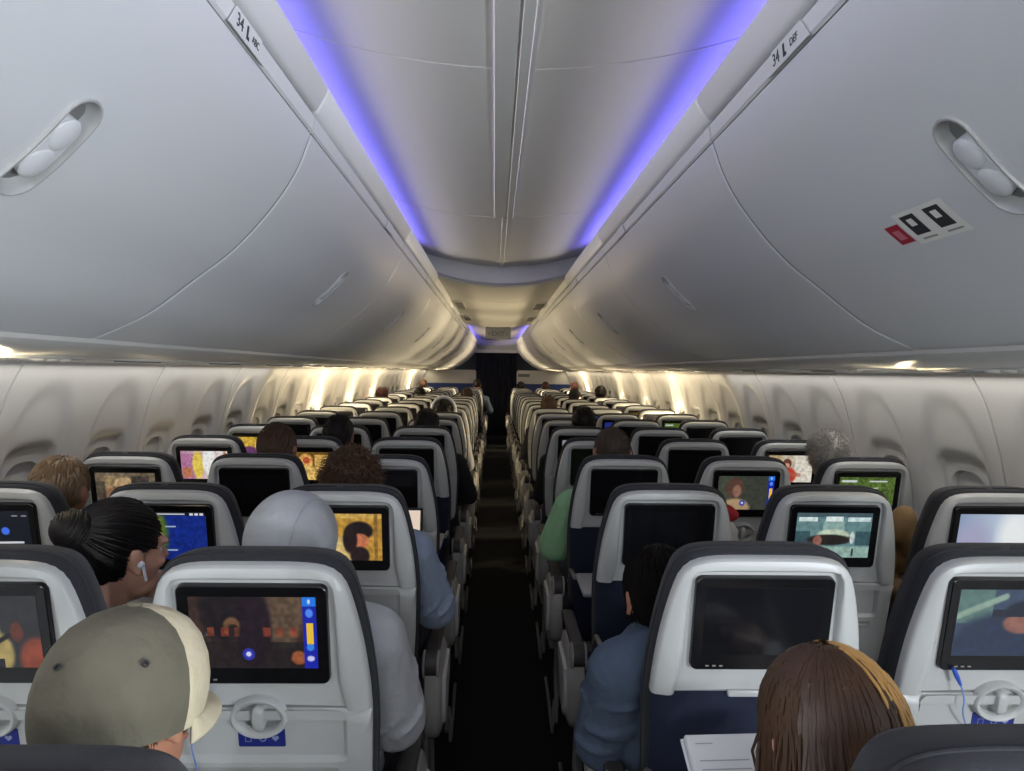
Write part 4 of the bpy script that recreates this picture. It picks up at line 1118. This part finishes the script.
# --- right row 3: short grey-brown hair, green shirt
o, M, p = person(seatloc('R', 3, 0), 'person with close cropped hair in a green short sleeved shirt', dict(head=(-.005, .31, 1.165), ell=(-.258, .36, .71), hal=(-.15, .60, .68), shl=(-.185, .28, .925)), M_SKIN, C_GREEN, fat=.016, sleeve=.44, fold=0, vox=.008)
hair_short(M, 1400, .008, .0012, 12, k=1.03).build('hair', mat('hair_cropped', rgb(70, 58, 50), .6, var=.25, bscale=60), o)

# --- the rest, smaller in view
def passenger(side, r, c, label, hair, shirt, dx=0, dz=0, L=.02, curl=0., k=1.06, skin=M_SKIN, pose=None, n=500, yaw=0, vox=.012, flat=1):
    ps = dict(head=(dx, .31, 1.140+dz), yaw=yaw); ps.update(pose or {})
    o, M, p = person(seatloc(side, r, c), label, ps, skin, shirt, vox=vox, eyes=False)
    hair_short(M, n, L, .002, r*7+c, curl=curl, k=k, test=lambda q: q.z > -.06 and q.y < .03+max(0, q.z)*.6, flat=flat).build('hair', HAIRM[hair], o)
    return o, M
passenger('L', 2, 2, 'person with thin sandy grey hair by the left windows, second row', 'sandy', C_BLACK, dx=.03, dz=-.03, L=.03, vox=.008, n=900)
passenger('L', 3, 1, 'person with short dark brown hair in the left middle seat, third row', 'brown', C_BLACK, dx=.0, dz=.028, vox=.008, n=900)
passenger('L', 4, 1, 'person with smooth dark hair in the left middle seat, fourth row', 'dark', C_NAVYC, dx=.10, dz=.02, vox=.009)
passenger('L', 5, 0, 'person with black hair left of the aisle, just before the pale headphones', 'dark', C_BLACK, dx=.0, dz=.02, pose=dict(elr=(.28, .36, .70), shr=(.2, .28, .92), har=(.2, .6, .66)))
o, M = passenger('L', 7, 0, 'person wearing pale over-ear headphones left of the aisle', 'dark', C_GREYHOOD, dx=0, dz=.02)
mb = MB(); mb.tube([M @ Vector((.100*math.cos(t), -.005, .02+.118*math.sin(t))) for t in [PI*i/16 for i in range(17)]], .016, 8); mb.ell(M @ Vector((.098, -.005, -.005)), (.022, .035, .04)); mb.ell(M @ Vector((-.098, -.005, -.005)), (.022, .035, .04)); mb.build('headphones', M_WHITE, o, label='pale over-ear headphones')
passenger('L', 11, 2, 'person with reddish hair far ahead by the left windows', 'red', C_BLACK, dz=.05, L=.03)
passenger('L', 12, 1, 'person with dark hair beyond the reddish-haired person by the left windows', 'dark', C_BLACK, dz=.03, dx=-.1)
passenger('L', 12, 0, 'person with brown hair left of the aisle, far ahead', 'brown', C_NAVYC, dz=.03, dx=.05)
passenger('L', 18, 2, 'person with light brown hair before the left cabin divider', 'brown', C_BLACK, dz=.08)
passenger('L', 18, 0, 'person in light blue shirt reaching into the aisle before the left divider', 'dark', C_LIGHTB, dz=.10, dx=.08, pose=dict(shr=(.26, .28, .95), elr=(.36, .33, .72), har=(.30, .58, .66), chest=(.06, .30, .88)))
passenger('R', 5, 0, 'person with dark hair behind the seat with the orange screen', 'dark', C_BLACK, dx=.06, dz=.04)
passenger('R', 3, 2, 'person with white hair by the right windows', 'white', C_NAVYC, dx=-.03, dz=.02, L=.02, vox=.008, n=1400, flat=0, curl=.004, skin=M_SKIN3)
passenger('R', 8, 0, 'person with brown hair right of the aisle, eighth row', 'brown', C_BLACK, dx=.0, dz=.03)
passenger('R', 11, 1, 'person with black hair in a right middle seat, far ahead', 'dark', C_BLACK, dz=.05)
passenger('R', 12, 2, 'person with black hair against the far right wall', 'dark', C_BLACK, dz=.08, dx=-.05)
passenger('R', 17, 2, 'person with reddish brown hair near the right divider by the wall', 'red', C_BLACK, dz=.08)
passenger('R', 18, 0, 'person with dark hair near the curtain, right of the aisle', 'dark', C_BLACK, dz=.06)
passenger('R', 18, 1, 'person with reddish hair before the right divider, middle seat', 'red', C_REDC, dz=.06)

# --- loose clothing
def bundle(name, label, loc, m, size, seed, extra=None):
    rs = random.Random(seed); mb = MB()
    for i in range(14):
        c = Vector((rs.uniform(-.5, .5)*size[0], rs.uniform(-.5, .5)*size[1], rs.uniform(-.5, .5)*size[2]))
        mb.ell(c, (size[0]*rs.uniform(.15, .35), size[1]*rs.uniform(.2, .4), size[2]*rs.uniform(.12, .3)), 14, 10, Matrix.Rotation(rs.uniform(-.5, .5), 3, 'Y'))
    o = link(name, setmat(remesh(mb, .008, 2), m)); o.location = loc; tag(o, label, 'clothing'); return o
mb = MB(); mb.ell((0, 0, .055), (.085, .055, .035), 24, 14); mb.ell((-.03, 0, .05), (.06, .05, .05), 24, 14); mb.ell((.05, .01, .04), (.05, .05, .03), 20, 12); mb.ell((0, .03, -.02), (.085, .03, .10), 20, 12)
b = link('jacket', setmat(remesh(mb, .006, 3), C_REDC)); b.location = (.835, row_y('R', 3)-.13, .935); tag(b, 'red and white jacket bunched up behind the seat with the outdoor film', 'clothing')
mb = MB(); mb.ell((0, -.012, -.035), (.092, .055, .075), 24, 14); mb.ell((.03, -.02, -.08), (.07, .05, .06), 20, 12)
link('white_panel', setmat(remesh(mb, .006, 3), C_WHITEC), b)['label'] = 'white panel'
bundle('jacket', 'tan jacket bunched between the right window seats', (1.375, row_y('R', 2)+.33, .88), C_TAN, (.14, .16, .30), 6)
# --- blue earphone leads
mb = MB(); x0 = seat_x('R', 1); y0 = row_y('R', 1)
pts = [(-.145+.002, .245), (-.135, .262), (-.122, .300), (-.118, .335), (-.108, .365), (-.088, .385)]
def cord(pts, side, c, r, label):
    o = empty('earphone_lead', seatloc(side, r, c))
    ps = spline([B(x, s, n) for x, s, n in pts], 6)
    mb = MB(); mb.tube(ps, .0016, 6); mb.build('wire', mat('lead_blue', rgb(120, 150, 215), .5), o)
    mb = MB(); a, b_ = ps[0], ps[8]; mb.tube([a, a.lerp(b_, .5), b_], [.0045, .005, .003], 8); mb.build('plug', mat('plug_blue', rgb(50, 90, 190), .4), o)
    tag(o, label, 'cable')
cord([(-.112, .240, .018), (-.100, .262, .022), (-.088, .30, .030), (-.086, .33, .030), (-.072, .36, .022), (-.050, .392, .012)], 'R', 1, 1, 'thin blue earphone lead hanging under the screen at the lower right')
cord([(-.098, .25, .02), (-.108, .30, .030), (-.106, .34, .026), (-.128, .375, .022), (-.122, .43, .022), (-.128, .50, .022)], 'L', 0, 1, 'thin blue earphone lead hanging beside the baseball cap')

# ------------------------------------------------------------------ light, world, camera
def area(name, loc, direction, sx, sy, power, col, spread=180):
    l = bpy.data.lights.new(name, 'AREA'); l.shape = 'RECTANGLE'; l.size = sx; l.size_y = sy; l.energy = power; l.color = col; l.spread = math.radians(spread)
    o = bpy.data.objects.new(name, l); COL.objects.link(o); o.location = loc
    z = -Vector(direction).normalized(); ax = Vector((0, 1, 0)) if abs(z.y) < .9 else Vector((0, 0, 1))
    y = (ax-z*ax.dot(z)).normalized(); x = y.cross(z)
    o.rotation_euler = Matrix((x, y, z)).transposed().to_euler()
    return o
for sx in (-1, 1):
    for y0, y1 in ((Y_BACK+.1, V1-.1), (V2+.15, Y_END-.2)):
        y1 -= .3 if y1 < 6 else 0; L = y1-y0
        o = area('cove_light', (sx*.555, (y0+y1)/2, E+.715), (-sx*.45, 0, 1), .03, L, 1.15*L, (.15, .13, 1.0))
# daylight through the windows
WARM, COOL = (1, .80, .50), (.86, .93, 1.0)
for sx, y, f in openlist:
    p = 6*f
    col = WARM if y > 3.5 else COOL
    if y < 1: p = 29
    elif y > 5.5: p = 105*f
    o = area('window_daylight', (sx*(wall_x(PZ)-.03), y, PZ-PH*(1-f)), (-sx, 0, .22), max(.08, 2*PH*f*.9), .20, p, col)
# aft galley ceiling lamp behind the camera
area('galley_lamp', (0, -2.2, 2.15), (0, .75, -.65), .9, .5, 32, (.95, .97, 1.0))
# sidewall wash lighting tucked under the bins
for sx in (-1, 1):
    area('sidewall_wash', (sx*1.545, (Y_BACK+5.0)/2, E-.003), (sx*.10, 0, -1), .03, 5.0-Y_BACK, 11, (1, .97, .92))
    area('sidewall_wash', (sx*1.545, (5.0+Y_END)/2, E-.003), (sx*.10, 0, -1), .03, Y_END-5.2, 22, (1, .84, .58))
for sx in (-1, 1): area('ceiling_fill', (sx*.575, (Y_BACK+V1)/2, E+.672), (-sx, 0, .05), .03, V1-Y_BACK-.4, 3.1, (1, .95, .88), 48)  # added white fill to brighten the ceiling, the cove strips themselves are blue
# reading lamps switched on over the nearest rows
for x, y in ((-1.13, 1.62), (1.12, 2.0)):
    l = bpy.data.lights.new('reading_lamp', 'POINT'); l.energy = .7; l.color = (1, .82, .52); l.shadow_soft_size = .012
    o = bpy.data.objects.new('reading_lamp', l); COL.objects.link(o); o.location = (x, y, E-.022)
# reading lights
def spot(name, loc, to, power, col, ang):
    l = bpy.data.lights.new(name, 'SPOT'); l.energy = power; l.color = col; l.spot_size = math.radians(ang); l.spot_blend = .6; l.shadow_soft_size = .02
    o = bpy.data.objects.new(name, l); COL.objects.link(o); o.location = loc
    o.rotation_euler = (Vector(to)-Vector(loc)).to_track_quat('-Z', 'Y').to_euler(); return o
w = bpy.data.worlds.new('sky'); SC.world = w; w.use_nodes = True
bg = w.node_tree.nodes['Background']; bg.inputs['Color'].default_value = (.80, .90, 1.0, 1); bg.inputs['Strength'].default_value = 2.5
cam = bpy.data.cameras.new('camera'); cam.sensor_width = 36; cam.lens = 36*711/1024; cam.clip_start = .02; cam.clip_end = 100
co = bpy.data.objects.new('camera', cam); COL.objects.link(co); SC.camera = co
fwd = Vector((17.2, 711, -14.3)).normalized(); right = Vector((1, 0, .0125)); right = (right-fwd*right.dot(fwd)).normalized(); up = right.cross(fwd)
co.matrix_world = Matrix(((right.x, up.x, -fwd.x, -.035), (right.y, up.y, -fwd.y, 0), (right.z, up.z, -fwd.z, E), (0, 0, 0, 1)))
vs = SC.view_settings; vs.view_transform = 'Standard'; vs.look = 'None'; vs.exposure = 0.0; vs.gamma = 1.0; vs.use_curve_mapping = False
SC.cycles.use_denoising = True
SC.cycles.max_bounces = 8; SC.cycles.diffuse_bounces = 5; SC.cycles.transparent_max_bounces = 8
SC.cycles.sample_clamp_indirect = 4
